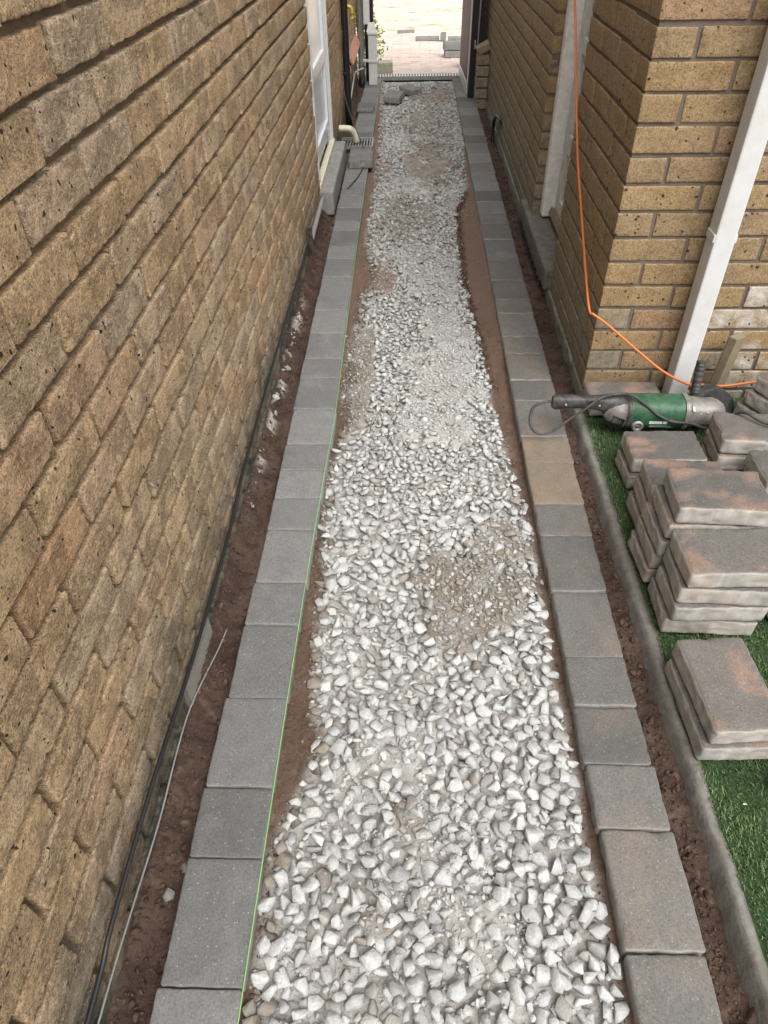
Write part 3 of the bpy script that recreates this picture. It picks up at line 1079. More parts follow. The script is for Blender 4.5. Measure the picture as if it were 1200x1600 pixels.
def lay(parent, recs, meshes, far_meshes, matf, limit, rest_mat):
    """recs: (centre, length, rotz). The largest in view are objects of their own."""
    sc_ = []
    for rec in recs:
        c, L, rz = rec
        p = project(*c)
        s = 0
        if p and -60 < p[0] < 1260 and -60 < p[1] < 1660:
            s = 1.0 / p[2]
        sc_.append((s, rec))
    sc_.sort(key=lambda a: -a[0])
    single = [r for s, r in sc_[:limit] if s > 0]
    rest = [r for i, (s, r) in enumerate(sc_) if s <= 0 or i >= limit]
    for (c, L, rz) in single:
        far_ = c[1] > 3.0
        me = random.choice(far_meshes if far_ else meshes)
        flip = PI if random.random() < .5 and L > .2 else 0
        o = link('brick', with_mat(me, matf(c, L, rz)), None, parent, (c[0] + random.gauss(0, .0006), c[1] + random.gauss(0, .0012), c[2] + random.gauss(0, .0008)), (random.gauss(0, .006), 0 + flip, rz + random.gauss(0, .007)))
        o.scale = (L / BL * (.985 if rz > 0 else 1), 1, (.955 if rz > 0 else 1) + random.gauss(0, .012))
    if rest: low_bricks('brickwork', rest, rest_mat, parent)


def course_run(face, axis, n_sign, k, z, y0, y1, phase, gaps):
    """bricks of one course along y on the plane x = face; gaps: openings (a, b)"""
    out = []
    P = .225
    i0 = math.floor((y0 - phase) / P) - 1
    y = phase + i0 * P
    while y < y1:
        a, b = max(y + .005, y0), min(y + P - .005, y1)
        segs = [(a, b)]
        for (ga, gb) in gaps:
            nxt = []
            for s in segs:
                if s[1] <= ga or s[0] >= gb: nxt.append(s)
                else:
                    if s[0] < ga: nxt.append((s[0], ga))
                    if s[1] > gb: nxt.append((gb, s[1]))
            segs = nxt
        for s in segs:
            if s[1] - s[0] > .03:
                out.append(((face - n_sign * BD / 2, (s[0] + s[1]) / 2, z), s[1] - s[0], PI / 2 * n_sign))
        y += P
    return out


# ---- left house wall
LW = tag(empty('brick_wall', (-.48, 2.0, 0)), 'long buff brick house wall with crinkled deeply pointed bricks on the left', 'wall')
LW.location = (0, 0, 0)
LX = -.48
TOPK = 29  # unseen tops of both walls cut low so more sky light gets in
recs = []
for k in range(-2, TOPK):
    z = .0275 + .075 * k + BH / 2
    ph = .076 if k % 2 == 0 else .1885
    gaps = [(3.92, 4.84)] if 1 <= k < 27 else []
    recs += course_run(LX, 1, 1, k, z, -.9, 7.35, ph, gaps)
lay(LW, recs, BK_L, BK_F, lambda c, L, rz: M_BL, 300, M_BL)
# mortar backing, cut round the door
bm = bmesh.new()
H_TOP = .0275 + .075 * TOPK
REC = .0165
for (ya, yb, za, zb) in ((-.9, 3.92, -.15, H_TOP), (4.84, 7.35, -.15, H_TOP), (3.92, 4.84, 2.05, H_TOP)):
    bm_box(bm, (LX - REC - .06, (ya + yb) / 2, (za + zb) / 2), (.12, yb - ya - .004, zb - za))
link('mortar', mesh_bm('mortar', bm), M_MOL, LW)
ld = empty('door', (0, 0, 0), parent=LW)
bm = bmesh.new()
fx = -.512
for (ya, yb, dx_) in ((3.925, 3.985, 0), (4.775, 4.835, 0)):
    bm_box(bm, (fx, (ya + yb) / 2, 1.08), (.05, yb - ya, 1.94), bevel=.004)
    bm_box(bm, (fx + .015, (ya + yb) / 2, 1.08), (.035, (yb - ya) * .5, 1.938), bevel=.004)
bm_box(bm, (fx, 4.38, 2.03), (.05, .79, .05), bevel=.004)
link('frame', mesh_bm('frame', bm), M_WHITE, ld)
bm = bmesh.new()
bm_box(bm, (fx - .012, 4.38, 1.08), (.035, .788, 1.84))
for ya in (4.06, 4.70): bm_box(bm, (fx + .012, ya, 1.08), (.016, .05, 1.8), bevel=.004)
bm_box(bm, (fx + .012, 4.38, .60), (.016, .585, .07), bevel=.004)
bm_box(bm, (fx + .012, 4.38, .24), (.016, .585, .07), bevel=.004)
link('door_panel', mesh_bm('door_panel', bm), M_GLASS, ld)
link('threshold', box_mesh('threshold', (fx + .022, 4.38, .118), (.035, .905, .03), bevel=.005), M_CREAM, ld)
# blocking behind the door so no light leaks
link('backing', box_mesh('backing', (-.62, 4.38, 1.1), (.08, 1.1, 2.2)), M_BLACK, ld)
# concrete step under the left door
def conc_disp(seed, a=.002):
    off = Vector((seed, seed * 2, seed * 3))
    return lambda p, nn: mn.noise((p + off) * 30) * a + mn.noise((p + off) * 90) * a * .5
st = link('door_step', round_box('door_step', .98, .085, .13, .012, (40, 6, 6), conc_disp(3)), M_CONC, None, (-.452, 4.40, .038), (0, 0, PI / 2))
tag(st, 'rounded pale concrete step under the white door in the left wall', 'step')

# ---- right house wall
RX, FY = .61, 2.087
RW = tag(empty('brick_wall'), 'sandy brick house wall on the right turning a corner above the green turf', 'wall')
side, front = [], []
DG = (2.87, 3.55)
for k in range(-2, TOPK):
    z = .0275 + .075 * k + BH / 2
    gaps = [DG] if 1 <= k < 27 else []
    if k % 2 == 0:                                             # stretcher on the front face
        front.append(((RX + BL / 2, FY + BD / 2, z), BL, 0.0))
        ys, xs = FY + BD + .01, RX + BL + .01
    else:
        side.append(((RX + BD / 2, FY + BL / 2, z), BL, -PI / 2))
        ys, xs = FY + BL + .01, RX + BD + .01
    y = ys
    run = course_run(RX, 1, -1, k, z, ys, 7.3, ys - .005, gaps)
    side += run
    while xs < 3.2:
        front.append(((xs + BL / 2, FY + BD / 2, z), BL, 0.0))
        xs += .225


def rmat(c, L, rz):
    if rz != 0.0:
        return M_BRF if c[1] > 2.5 or c[2] < .35 else M_BR
    if c[2] < .42 and ((c[0] > 1.05) or random.random() < .07): return M_BRW
    return M_BR


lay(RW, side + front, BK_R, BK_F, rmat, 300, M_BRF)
bm = bmesh.new()
REC2 = .0045
bm_box(bm, ((RX + REC2 + 3.2) / 2, FY + REC2 + .045, H_TOP / 2 - .07), (3.2 - RX - REC2, .09, H_TOP + .14))
for (ya, yb, za, zb) in ((FY + REC2 + .092, DG[0] - .002, -.14, H_TOP), (DG[1] + .002, 7.3, -.14, H_TOP), (DG[0], DG[1], 2.05, H_TOP), (DG[0], DG[1], -.14, .09)):
    bm_box(bm, (RX + REC2 + .06, (ya + yb) / 2, (za + zb) / 2), (.12, yb - ya, zb - za))
link('mortar', mesh_bm('mortar', bm), M_MOR, RW)
rd = empty('door', parent=RW)
bm = bmesh.new()
bm_box(bm, (.690, 3.515, 1.08), (.085, .066, 1.93), bevel=.005)
bm_box(bm, (.668, 3.500, 1.08), (.045, .034, 1.928), bevel=.012)
bm_box(bm, (.690, 2.905, 1.08), (.085, .066, 1.93), bevel=.005)
bm_box(bm, (.690, 3.21, 2.03), (.085, .545, .05), bevel=.005)
link('frame', mesh_bm('frame', bm), M_WHITED, rd)
bm = bmesh.new()
bm_box(bm, (.735, 3.21, 1.07), (.035, .545, 1.87))
for ya, yb in ((2.94, 3.02), (3.40, 3.48)): bm_box(bm, (.715, (ya + yb) / 2, 1.07), (.02, yb - ya, 1.868), bevel=.004)
for za, zb in ((.14, .22), (.42, .50), (.80, .86)): bm_box(bm, (.715, 3.21, (za + zb) / 2), (.02, .377, zb - za), bevel=.004)
link('door_panel', mesh_bm('door_panel', bm), M_DOORP, rd)
link('weather_bar', box_mesh('weather_bar', (.698, 3.21, .145), (.035, .53, .03), Euler((0, .4, 0)), .004), M_WOOD, rd)
link('sill', round_box('sill', .90, .135, .085, .008, (36, 8, 5), conc_disp(8, .0022)), M_CONCD, RW, (.650, 3.33, .062), (0, 0, PI / 2))
link('backing', box_mesh('backing', (.80, 3.21, 1.1), (.06, .9, 2.2)), M_BLACK, rd)
# the wall's rough footing, bulging and green with algae
def foot(name, x, y0, y1, h, d, mat, seed):
    me = round_box(name, y1 - y0, d, h, .012, (int((y1 - y0) / .02), 3, 6), conc_disp(seed, .006))
    return tag(link(name, me, mat, None, (x, (y0 + y1) / 2, h / 2 - .10), (0, 0, PI / 2)), kind='structure')


foot('wall_footing', .632, 2.10, 7.2, .125, .05, M_FOOT, 21)

# ------------------------------------------------------------------ concrete kerb beside the turf
def kerb_h():
    xs = [.556, .561, .565, .569, .573, .578, .583, .589]
    ys = np.arange(-.5, 2.08, .012)
    v, f = [], []
    for y in ys:
        o = float(np.interp(y, [-.5, .45, 1.0, 2.0], [.008, .004, .002, -.004])) + .004 * mn.noise(Vector((y * 9, 0, 4)))
        for i, x in enumerate(xs):
            t = i / 7
            z = -.075 + .075 * min(1, (t * 1.35) ** .8) + .003 * mn.noise(Vector((x * 60, y * 40, 1)))
            v.append((x + o + .010 * float(1 - sm(.35, 1.1, np.array(y))) + .003 * mn.noise(Vector((y * 30, x * 50, 7))), y, z))
        v.append((.612 + o, y, -.010))
        v.append((.612 + o, y, -.09))
        v.append((.545 + o, y, -.12))
    n = len(xs) + 3
    for j in range(len(ys) - 1):
        for i in range(n):
            i2 = (i + 1) % n
            f.append((j * n + i, j * n + i2, (j + 1) * n + i2, (j + 1) * n + i))
    return mesh_pd('concrete_edging', v, f, True)


tag(link('concrete_edging', kerb_h(), M_CONCK), 'thin rough concrete edging between the soil trench and the green turf', 'edging')
tag(link('timber_peg', box_mesh('timber_peg', (.617, .30, -.045), (.02, .03, .12), Euler((.05, .1, .3)), .002), simple('fresh cut timber', (.50, .33, .19), .8, bump=.3)), 'small pale timber peg at the near end of the concrete edging', 'peg')

# ------------------------------------------------------------------ artificial turf
turf_base = box_mesh('turf_base', ((.606 + 3.0) / 2, .79, -.052), (3.0 - .606, 2.58, .09))
tag(link('turf_base', turf_base, simple('turf backing', (.030, .058, .020), .95, bump=.5)), kind='structure')


def turf():
    n1, n2 = 80000, 16000
    x = np.concatenate([.570 + .55 * RNG.uniform(0, 1, n1), 1.1 + .8 * RNG.uniform(0, 1, n2)])
    y = np.concatenate([.10 + 1.98 * RNG.uniform(0, 1, n1) ** 1.35, -.3 + 2.38 * RNG.uniform(0, 1, n2)])
    ex = .580 + .008 * fbm(y, y * 0, 5, 3, 5) + .011 * (1 - sm(.35, .9, y)) + .02 * sm(-.1, .0, .0 * y)
    k = x > ex
    x, y = x[k], y[k]
    n = len(x)
    clump = fbm(x, y, 30, 2, 8)
    h = RNG.uniform(.006, .0125, n) * (1 + .35 * clump)
    a = RNG.uniform(0, 2 * PI, n)
    lean = RNG.uniform(.1, .95, n) * h
    la = RNG.normal(0, .9, n) + 2.2 * fbm(x, y, 12, 2, 12) + PI
    w = RNG.uniform(.0006, .0011, n)
    bx, by = np.cos(a) * w, np.sin(a) * w
    lx, ly = np.cos(la) * lean, np.sin(la) * lean
    z0 = np.full(n, -.006)
    V = np.stack([np.stack([x - bx, y - by, z0], 1), np.stack([x + bx, y + by, z0], 1),
                  np.stack([x + bx + lx * .4, y + by + ly * .4, z0 + h * .65], 1), np.stack([x - bx + lx * .4, y - by + ly * .4, z0 + h * .65], 1),
                  np.stack([x + lx, y + ly, z0 + h], 1)], 1).reshape(-1, 3)
    i = np.arange(n) * 5
    T = np.concatenate([np.stack([i, i + 1, i + 2], 1), np.stack([i, i + 2, i + 3], 1), np.stack([i + 3, i + 2, i + 4], 1)])
    t = RNG.uniform(0, 1, n)[:, None]
    C = np.array([.060, .100, .038])[None] * (1 - t) + np.array([.150, .225, .098])[None] * t
    pale = (RNG.uniform(0, 1, n) < .12)[:, None]
    C = np.where(pale, np.array([.20, .26, .10])[None], C)
    return mesh_tris('artificial_grass', V, T, False, np.repeat(C, 5, 0))


tag(link('artificial_grass', turf(), M_GRASS), kind='stuff')
for (x, y, lab) in ((.662, .625, 'white flake of litter on the turf below the two-block stack, nearer the kerb'), (.742, .555, 'smaller white flake of litter on the turf towards the right edge')):
    tv, tt = ST_CHIP[3]
    me = mesh_tris('litter_flake', tv * np.array([.0055, .004, .0018]), tt, False, np.tile(np.array([.75, .75, .72]), (len(tv), 1)))
    tag(link('litter_flake', me, M_STONE, loc=(x, y, .012)), lab, 'litter')

# ------------------------------------------------------------------ loose blocks on the turf
T_ = .0545
_seed = [40]


def loose(x, y, z, rz, L, W, label, mat=M_PS, tilt=(0, 0), T=T_, group='tumbled paving blocks piled on the turf'):
    _seed[0] += 1
    me = paver_mesh(L, W, T - .001, _seed[0], .0085, .0019, (20, 15, 5))
    return tag(link('paving_block', me, mat, None, (x, y, z), (tilt[0], tilt[1], rz)), label, 'paving block', group)


Z0 = .004
# A: two high, nearest
loose(.668, .830, Z0, PI / 2 + .04, .226, .150, 'bottom block of the nearest two-high stack on the turf')
loose(.674, .838, Z0 + T_, PI / 2 + .07, .226, .146, 'grey block with a salmon blotch on top of the nearest two-high stack')
# B: four high
zB = Z0
for i, (dx_, dy, rz, lab) in enumerate(((-.004, .004, -.03, 'bottom dark block of the four-high stack standing on the turf'), (.002, .0, .02, 'second block from the bottom, tan along its flank, in the four-high stack'),
                                        (.006, .004, -.05, 'grey third block, jutting out slightly under the top of the four-high stack'), (.010, .008, .03, 'dark top block of the four-high stack, speckled with small rusty spots'))):
    loose(.722 + dx_, 1.105 + dy, zB + i * T_, rz, .215, .142, lab)
# C: five high
for i, (dx_, dy, rz, lab) in enumerate(((-.012, .01, .05, 'bottom block of the tallest stack just behind the four-high stack'), (-.006, .004, .0, 'second block up, sandy faced, in the tallest stack'),
                                        (-.004, .0, .04, 'middle block of the tallest stack, set back to the left'), (.006, -.004, -.03, 'fourth block up in the tallest stack, directly under its top block'),
                                        (.018, -.008, -.06, 'big dark top block of the tallest stack with rusty patches on its edges'))):
    loose(.722 + dx_, 1.270 + dy, Z0 + i * T_, rz, .215, .150, lab)
# D: three high
for i, (dx_, rz, lab) in enumerate(((-.01, .02, 'bottom block of the three-high stack behind the tallest stack'), (-.004, -.03, 'middle block of the three-high stack behind the tallest stack'), (.0, -.05, 'scratched brown top block of the three-high stack behind the tallest stack'))):
    loose(.745 + dx_, 1.440, Z0 + i * T_, rz, .205, .142, lab)
# E: two high beside the grinder
loose(.748, 1.640, Z0, .03, .208, .140, 'lower block of the stack directly in front of the green grinder')
loose(.756, 1.650, Z0 + T_, .0, .210, .142, 'upper block with a red blotch directly in front of the green grinder')
# F, G, H: right hand pile
loose(1.000, 1.655, Z0, -.10, .205, .142, 'lowest block right of the grinder head under the grey cord')
loose(1.002, 1.660, Z0 + T_, -.06, .205, .142, 'middle block right of the grinder head under the grey cord')
loose(1.004, 1.665, Z0 + 2 * T_, -.08, .205, .142, 'top block right of the grinder head, the grey cord lying across it')
loose(1.045, 1.480, Z0, .05, .20, .140, 'lower block of the pile in the right half beyond the tallest stack')
loose(1.052, 1.484, Z0 + T_, -.02, .20, .140, 'second block of the pile in the right half beyond the tallest stack')
loose(1.048, 1.490, Z0 + 2 * T_, .02, .20, .140, 'rust streaked top block of the pile in the right half beyond the tallest stack')
loose(1.155, 1.885, Z0, .5, .205, .142, 'half hidden block at the foot of the pile near the wall on the far right')
loose(1.165, 1.865, Z0 + T_, .45, .205, .142, 'second block of the slanting pile near the wall on the far right')
loose(1.175, 1.850, Z0 + 2 * T_, .5, .205, .142, 'third block of the slanting pile near the wall on the far right')
loose(1.185, 1.838, Z0 + 3 * T_, .46, .205, .142, 'topmost block of the slanting pile near the wall on the far right')
loose(.975, 1.150, Z0, .1, .205, .142, 'grey block right of the four-high stack, cut by the picture edge')
loose(.972, 1.155, Z0 + T_, .06, .205, .142, 'upper grey block right of the four-high stack, cut by the picture edge')
loose(.985, 1.300, Z0, .0, .205, .142, 'block beside the right end of the tallest stack, low down')
loose(.845, .640, Z0, .5, .20, .142, 'pale block at the right picture edge nearest the viewer', mat=M_PG)
# paver lying against the wall
loose(.730, 2.010, Z0, 0.0, .24, .13, 'single flat block lying against the foot of the brick wall by the corner', T=.06)

# ------------------------------------------------------------------ things by the corner
def quad_post():
    bm = bmesh.new()
    b0, b1 = Vector((.905, 2.032, .005)), Vector((.889, 2.032, 2.45))
    d = (b1 - b0).normalized()
    rot = d.to_track_quat('Z', 'Y')
    bm_box(bm, (b0 + b1) / 2, (.066, .060, (b1 - b0).length), rot.to_euler(), .006)
    return mesh_bm('downpipe', bm)


dp = empty('downpipe')
link('pipe', quad_post(), M_WHITE, dp)
link('socket', box_mesh('socket', (.9012, 2.032, .575), (.0678, .0618, .024), None, .003), M_WHITE, dp)
tag(dp, 'white square downpipe standing in front of the brick wall behind the grinder', 'pipe')
wb = bmesh.new()
bm_box(wb, (0, 0, .125), (.026, .05, .25), bevel=.002)
for i in range(6):
    bm_box(wb, (-.0150, -.020 + i * .008, .125), (.005, .0045, .246))
tag(link('timber_offcut', mesh_bm('timber_offcut', wb), M_WOOD, None, (1.032, 2.025, .012), (-.03, .05, -.95)), 'weathered ribbed decking offcut leaning upright on the brick wall', 'plank')

# orange cable
oc = [(.585, 3.6, 1.30), (.578, 3.05, 1.03), (.580, 2.80, .80), (.582, 2.60, .62), (.583, 2.40, .49), (.582, 2.20, .37), (.582, 2.09, .315), (.592, 2.066, .312), (.640, 2.05, .283), (.735, 2.02, .215), (.82, 1.985, .16), (.905, 1.975, .117), (.96, 1.99, .102), (1.04, 1.985, .100), (1.20, 1.98, .118), (1.40, 1.90, .10)]
tag(link('orange_cable', tube_mesh('orange_cable', oc, .0041, 8), M_ORANGE), 'orange extension cable hanging down the right wall and round its corner', 'cable')

# ------------------------------------------------------------------ angle grinder
G = tag(empty('angle_grinder', (.665, 1.865, .085), (0.0, 0.0, -.02)), 'dusty green and grey angle grinder lying between the blocks and the wall', 'angle grinder')
# local x runs from handle to head, z up
link('motor_housing', lathe_x('motor_housing', [(.038, .047), (.042, .0505), (.10, .0515), (.195, .050), (.203, .048)], 40, 2.6), M_GREEN, G)
link('collar', lathe_x('collar', [(.024, .047), (.026, .0515), (.038, .0515), (.040, .048)], 40, 2.6), M_BLACKD, G)
link('rear_housing', lathe_x('rear_housing', [(-.038, .018), (-.03, .030), (-.012, .042), (.010, .049), (.024, .0505)], 36, 2.4), M_ALU, G)
bm = bmesh.new()
for i in range(6):
    r_ = .026 + i * .0035
    bm_box(bm, (-.020 + i * .006, -.030 - i * .0022, -.014 - i * .0012), (.0022, .020, .046), Euler((.35, 0, .55)))
link('vent_slots', mesh_bm('vent_slots', bm), M_BLACK, G)
hd = [(-.205, 0, .028, .018), (-.195, 0, .028, .0235), (-.15, 0, .030, .021), (-.09, 0, .030, .0205), (-.045, 0, .026, .026), (-.01, 0, .018, .037), (.024, 0, .008, .046)]


def loft(name, secs, sy=1.0, sq=3.0, seg=24):
    v, f = [], []
    for (x, y, z, r) in secs:
        for k in range(seg):
            a = 2 * PI * k / seg
            c, s = math.cos(a), math.sin(a)
            m = (abs(c) ** sq + abs(s) ** sq) ** (-1 / sq)
            v.append((x, y + c * m * r * sy, z + s * m * r))
    for i in range(len(secs) - 1):
        for k in range(seg):
            k2 = (k + 1) % seg
            f.append((i * seg + k, i * seg + k2, (i + 1) * seg + k2, (i + 1) * seg + k))
    f.append(tuple(range(seg)))
    f.append(tuple((len(secs) - 1) * seg + k for k in range(seg))[::-1])
    return mesh_pd(name, v, f, True)


h = link('handle', loft('handle', hd, .82), M_BLACKD, G)
for p in ((-.165, -.020, .030), (-.060, -.020, .028), (.0, -.034, .0)):
    bm = bmesh.new()
    bmesh.ops.create_uvsphere(bm, u_segments=10, v_segments=6, radius=.0042)
    link('screw', mesh_bm('screw', bm, True), M_STEEL, h, p)
bc = link('brush_cap', lathe_x('brush_cap', [(0, .018), (.008, .018), (.010, .0155), (.0105, .011), (.008, .0105), (.0085, .0)], 24), M_ALU, G, (.062, -.0475, -.024), (0, 0, -PI / 2))
link('cap_slot', box_mesh('cap_slot', (.0105, 0, 0), (.003, .013, .003)), M_BLACK, bc)
link('gear_collar', lathe_x('gear_collar', [(.203, .050), (.206, .0525), (.216, .0525), (.219, .047)], 36, 2.8), M_ALU, G)
lump = lathe_x('gear_housing', [(.216, .046), (.235, .047), (.255, .044), (.27, .042), (.295, .041), (.315, .036), (.330, .027), (.338, .012)], 40, 2.3, sy=1.05, sz=.98)
for vv in lump.vertices:
    q = vv.co
    vv.co = q + Vector((0, q.y, q.z)).normalized() * (.0035 * mn.noise(q * 42) + .002 * mn.noise(q * 95))
link('gear_housing', lump, M_ALU, G)
bm = bmesh.new()
bm_box(bm, (.226, -.030, .022), (.008, .018, .032), Euler((.6, 0, 0)), .002)
bm_box(bm, (.244, -.034, .012), (.020, .012, .024), Euler((.5, 0, 0)), .003)
bmesh.ops.create_uvsphere(bm, u_segments=12, v_segments=8, radius=.006, matrix=Matrix.Translation((.270, -.038, .020)))
link('lock_button', mesh_bm('lock_button', bm), M_STEEL, G)
# side handle, black and ribbed, pointing up and back
sh = link('side_handle', tube_mesh('side_handle', [(0, 0, 0), (0, 0, .02), (0, 0, .045), (0, 0, .08), (0, 0, .105), (0, 0, .112)], lambda t: .011 if t < .12 else (.016 if t < .2 else .0138 + .0012 * math.sin(t * 60)), 16), M_BLACKD, G, (.245, .035, .035), (-.25, .0, 0))
# wheel guard: dished black half disc behind the head, and the cutting disc in it
def half_disc(name, r, th, a0, a1, rim, n=26):
    bm = bmesh.new()
    top, bot, r1, r2 = [], [], [], []
    for i in range(n + 1):
        a = a0 + (a1 - a0) * i / n
        c, s = math.cos(a), math.sin(a)
        top.append(bm.verts.new((c * r, s * r, th)))
        r1.append(bm.verts.new((c * r, s * r, -rim)))
        r2.append(bm.verts.new((c * (r - .003), s * (r - .003), -rim)))
        bot.append(bm.verts.new((c * (r - .003), s * (r - .003), 0)))
    ct, cb = bm.verts.new((0, 0, th)), bm.verts.new((0, 0, 0))
    for i in range(n):
        bm.faces.new((ct, top[i], top[i + 1]))
        bm.faces.new((cb, bot[i + 1], bot[i]))
        bm.faces.new((top[i], r1[i], r1[i + 1], top[i + 1]))
        bm.faces.new((bot[i], bot[i + 1], r2[i + 1], r2[i]))
        bm.faces.new((r1[i], r2[i], r2[i + 1], r1[i + 1]))
    bm.faces.new((ct, cb, bot[0], r2[0], r1[0], top[0]))
    bm.faces.new((ct, top[n], r1[n], r2[n], bot[n], cb))
    return mesh_bm(name, bm)


link('wheel_guard', half_disc('wheel_guard', .084, .004, -.35, 2.35, .024), M_BLACKD, G, (.300, .036, -.024), (PI / 2 - .25, .0, 0))
link('cutting_disc', lathe_x('cutting_disc', [(-.0015, .010), (-.0015, .077), (.0015, .077), (.0015, .010)], 40), M_BLACKD, G, (.300, .060, -.024), (0, .0, PI / 2 - .0))
link('flange', lathe_x('flange', [(-.004, .012), (-.004, .026), (.010, .026), (.012, .020)], 24), M_ALU, G, (.268, .052, -.024), (0, 0, PI / 2))
# printed plate and lettering on the green shell
def text_part(s, size, loc, rot, parent, mat, name='lettering'):
    cu = bpy.data.curves.new(name, 'FONT')
    cu.body = s
    cu.size = size
    cu.extrude = .0001
    cu.resolution_u = 2
    tmp = bpy.data.objects.new(name, cu)
    COL.objects.link(tmp)
    dg = bpy.context.evaluated_depsgraph_get()
    me = bpy.data.meshes.new_from_object(tmp.evaluated_get(dg))
    bpy.data.objects.remove(tmp)
    me.name = name
    me.materials.clear()
    return link(name, me, mat, parent, loc, rot)


pl = link('name_plate', box_mesh('name_plate', (0, 0, 0), (.040, .0006, .0085)), M_LETTER, G, (.116, -.0522, -.010), (-.05, 0, 0))
text_part('HITACHI', .0078, (-.0182, -.0006, -.0028), (PI / 2, 0, 0), pl, M_GREEN)
link('plate_mark', box_mesh('plate_mark', (0, 0, 0), (.012, .0006, .0085)), M_LETTER, G, (.1445, -.0522, -.010), (-.05, 0, 0))
bm = bmesh.new()
for i, (w, zz) in enumerate(((.05, -.021), (.07, -.026))):
    bm_box(bm, (.125 + i * .008, -.0516 + .0004 * i, zz), (w, .0006, .0012))
link('print_line', mesh_bm('print_line', bm), simple('faded print', (.22, .38, .28), .5), G)
# the tool's own cord: out of the handle, round over the blocks, back across the body
cord = [(-.195, 0, .030), (-.225, -.002, .028), (-.262, -.010, .014), (-.272, -.030, -.02), (-.262, -.052, -.045), (-.232, -.060, -.055), (-.195, -.052, -.045), (-.150, -.040, -.010), (-.110, -.036, .022), (-.06, -.02, .058), (.0, -.008, .066), (.035, -.018, .066), (.07, -.036, .050),
        (.115, -.056, .022), (.16, -.064, .004), (.22, -.066, -.002), (.27, -.10, .005), (.315, -.14, .092), (.36, -.19, .094), (.45, -.245, .090), (.60, -.32, .06)]
link('power_cord', tube_mesh('power_cord', cord, .0045, 8, n=6), M_CORD, G)

# ------------------------------------------------------------------ services along the left wall
bc_ = [(-.468, -.3, .11), (-.469, .234, .100), (-.469, .36, .115), (-.469, .60, .112), (-.470, .75, .095), (-.470, .95, .080), (-.470, 1.3, .075), (-.470, 1.6, .10), (-.471, 2.4, .10), (-.471, 3.2, .085)]
tag(link('cable', tube_mesh('cable', bc_, .0045, 8), M_BLACK), 'black cable running along the foot of the left brick wall', 'cable')
wc = [(-.474, -.3, .045), (-.474, .24, .040), (-.473, .39, .032), (-.472, .56, .015), (-.472, .70, .020), (-.470, .80, .018), (-.463, .90, -.002), (-.452, .99, -.018), (-.444, 1.06, -.024)]
tag(link('cable', tube_mesh('cable', wc, .0019, 8), M_GREY), 'thin pale grey cable below the black one, its loose end poking into the soil', 'cable')
av = empty('air_vent', (-.4815, .93, .028))
tag(av, 'pale ribbed air vent low in the left brick wall', 'vent')
link('frame', box_mesh('frame', (0, 0, 0), (.012, .215, .07), bevel=.002), M_CONCD, av)
for i in range(8):
    link('slat', box_mesh('slat', (.008, 0, -.028 + i * .008), (.006, .205, .004), Euler((0, .4, 0))), M_CONCD, av)
gp = [(-.462, 3.30, .085), (-.462, 3.55, .088), (-.462, 3.85, .09)]
tag(link('conduit', tube_mesh('conduit', gp, .012, 12), M_GREY), 'short grey conduit on the left wall running to the door step', 'pipe')
tag(link('pipe_bracket', box_mesh('pipe_bracket', (-.462, 3.26, .10), (.02, .022, .11), bevel=.003), M_BLACKD), 'black bracket at the near end of the grey conduit', 'bracket')

# black downpipe, grey downpipe
tag(link('downpipe', tube_mesh('downpipe', [(-.447, 5.70, -.02), (-.447, 5.70, 1.2), (-.447, 5.70, 2.5)], .024, 16), M_BLACK), 'black round downpipe on the left wall beyond the white door', 'pipe')
for z in (.33, 1.3):
    tag(link('pipe_clip', box_mesh('pipe_clip', (-.462, 5.70, z), (.034, .07, .02), bevel=.002), M_BLACK), 'black clip holding the %s part of the black downpipe' % ('lower' if z < 1 else 'upper'), 'clip')
gdp = tag(empty('downpipe'), 'pale grey downpipe with black foot near the far end of the left wall', 'pipe')
link('pipe', tube_mesh('pipe', [(-.425, 7.14, .0), (-.425, 7.14, 1.2), (-.425, 7.14, 2.5)], .028, 16), M_GREY, gdp)
link('pipe_foot', tube_mesh('pipe_foot', [(-.425, 7.14, -.06), (-.425, 7.14, -.03), (-.425, 7.14, .002)], .033, 16), M_BLACK, gdp)
# waste pipe elbow over the gully grate
tag(link('waste_pipe', tube_mesh('waste_pipe', [(-.51, 5.24, .088), (-.44, 5.24, .088), (-.405, 5.24, .083), (-.378, 5.24, .062), (-.368, 5.24, .030), (-.367, 5.24, .004)], .021, 16), M_CREAM), 'cream plastic waste pipe elbow turning down into the gully grate', 'pipe')
gg = tag(empty('gully_grate', (0, 0, 0)), 'grey slotted gully grate set between the left blocks', 'grate')
bm = bmesh.new()
for (cx, cy, sx_, sy_) in ((-.360, 5.135, .225, .014), (-.360, 5.345, .225, .014), (-.4655, 5.24, .014, .196), (-.2545, 5.24, .014, .196)):
    bm_box(bm, (cx, cy, -.004), (sx_, sy_, .018))
link('frame', mesh_bm('frame', bm), M_STEEL, gg)
for i in range(10):
    link('bar', box_mesh('bar', (-.446 + i * .0192, 5.24, -.006), (.008, .194, .012)), M_STEEL, gg)
link('sump', box_mesh('sump', (-.36, 5.24, -.07), (.21, .20, .08)), M_BLACK, gg)
gc = [(-.468, 5.75, .64), (-.462, 5.5, .42), (-.445, 5.38, .27), (-.395, 5.25, .155), (-.345, 5.12, .08), (-.300, 4.95, .035), (-.285, 4.72, .012), (-.310, 4.48, .010), (-.355, 4.28, .008), (-.41, 4.20, -.03), (-.44, 4.22, -.045)]
tag(link('cable', tube_mesh('cable', gc, .0032, 8), M_CORD), 'dusty thin cable looping from the left wall down over the blocks by the gully', 'cable')
wpipe = [(-.470, 5.95, .0), (-.468, 6.2, .05), (-.466, 6.6, .11), (-.464, 6.85, .13), (-.40, 7.02, .13)]
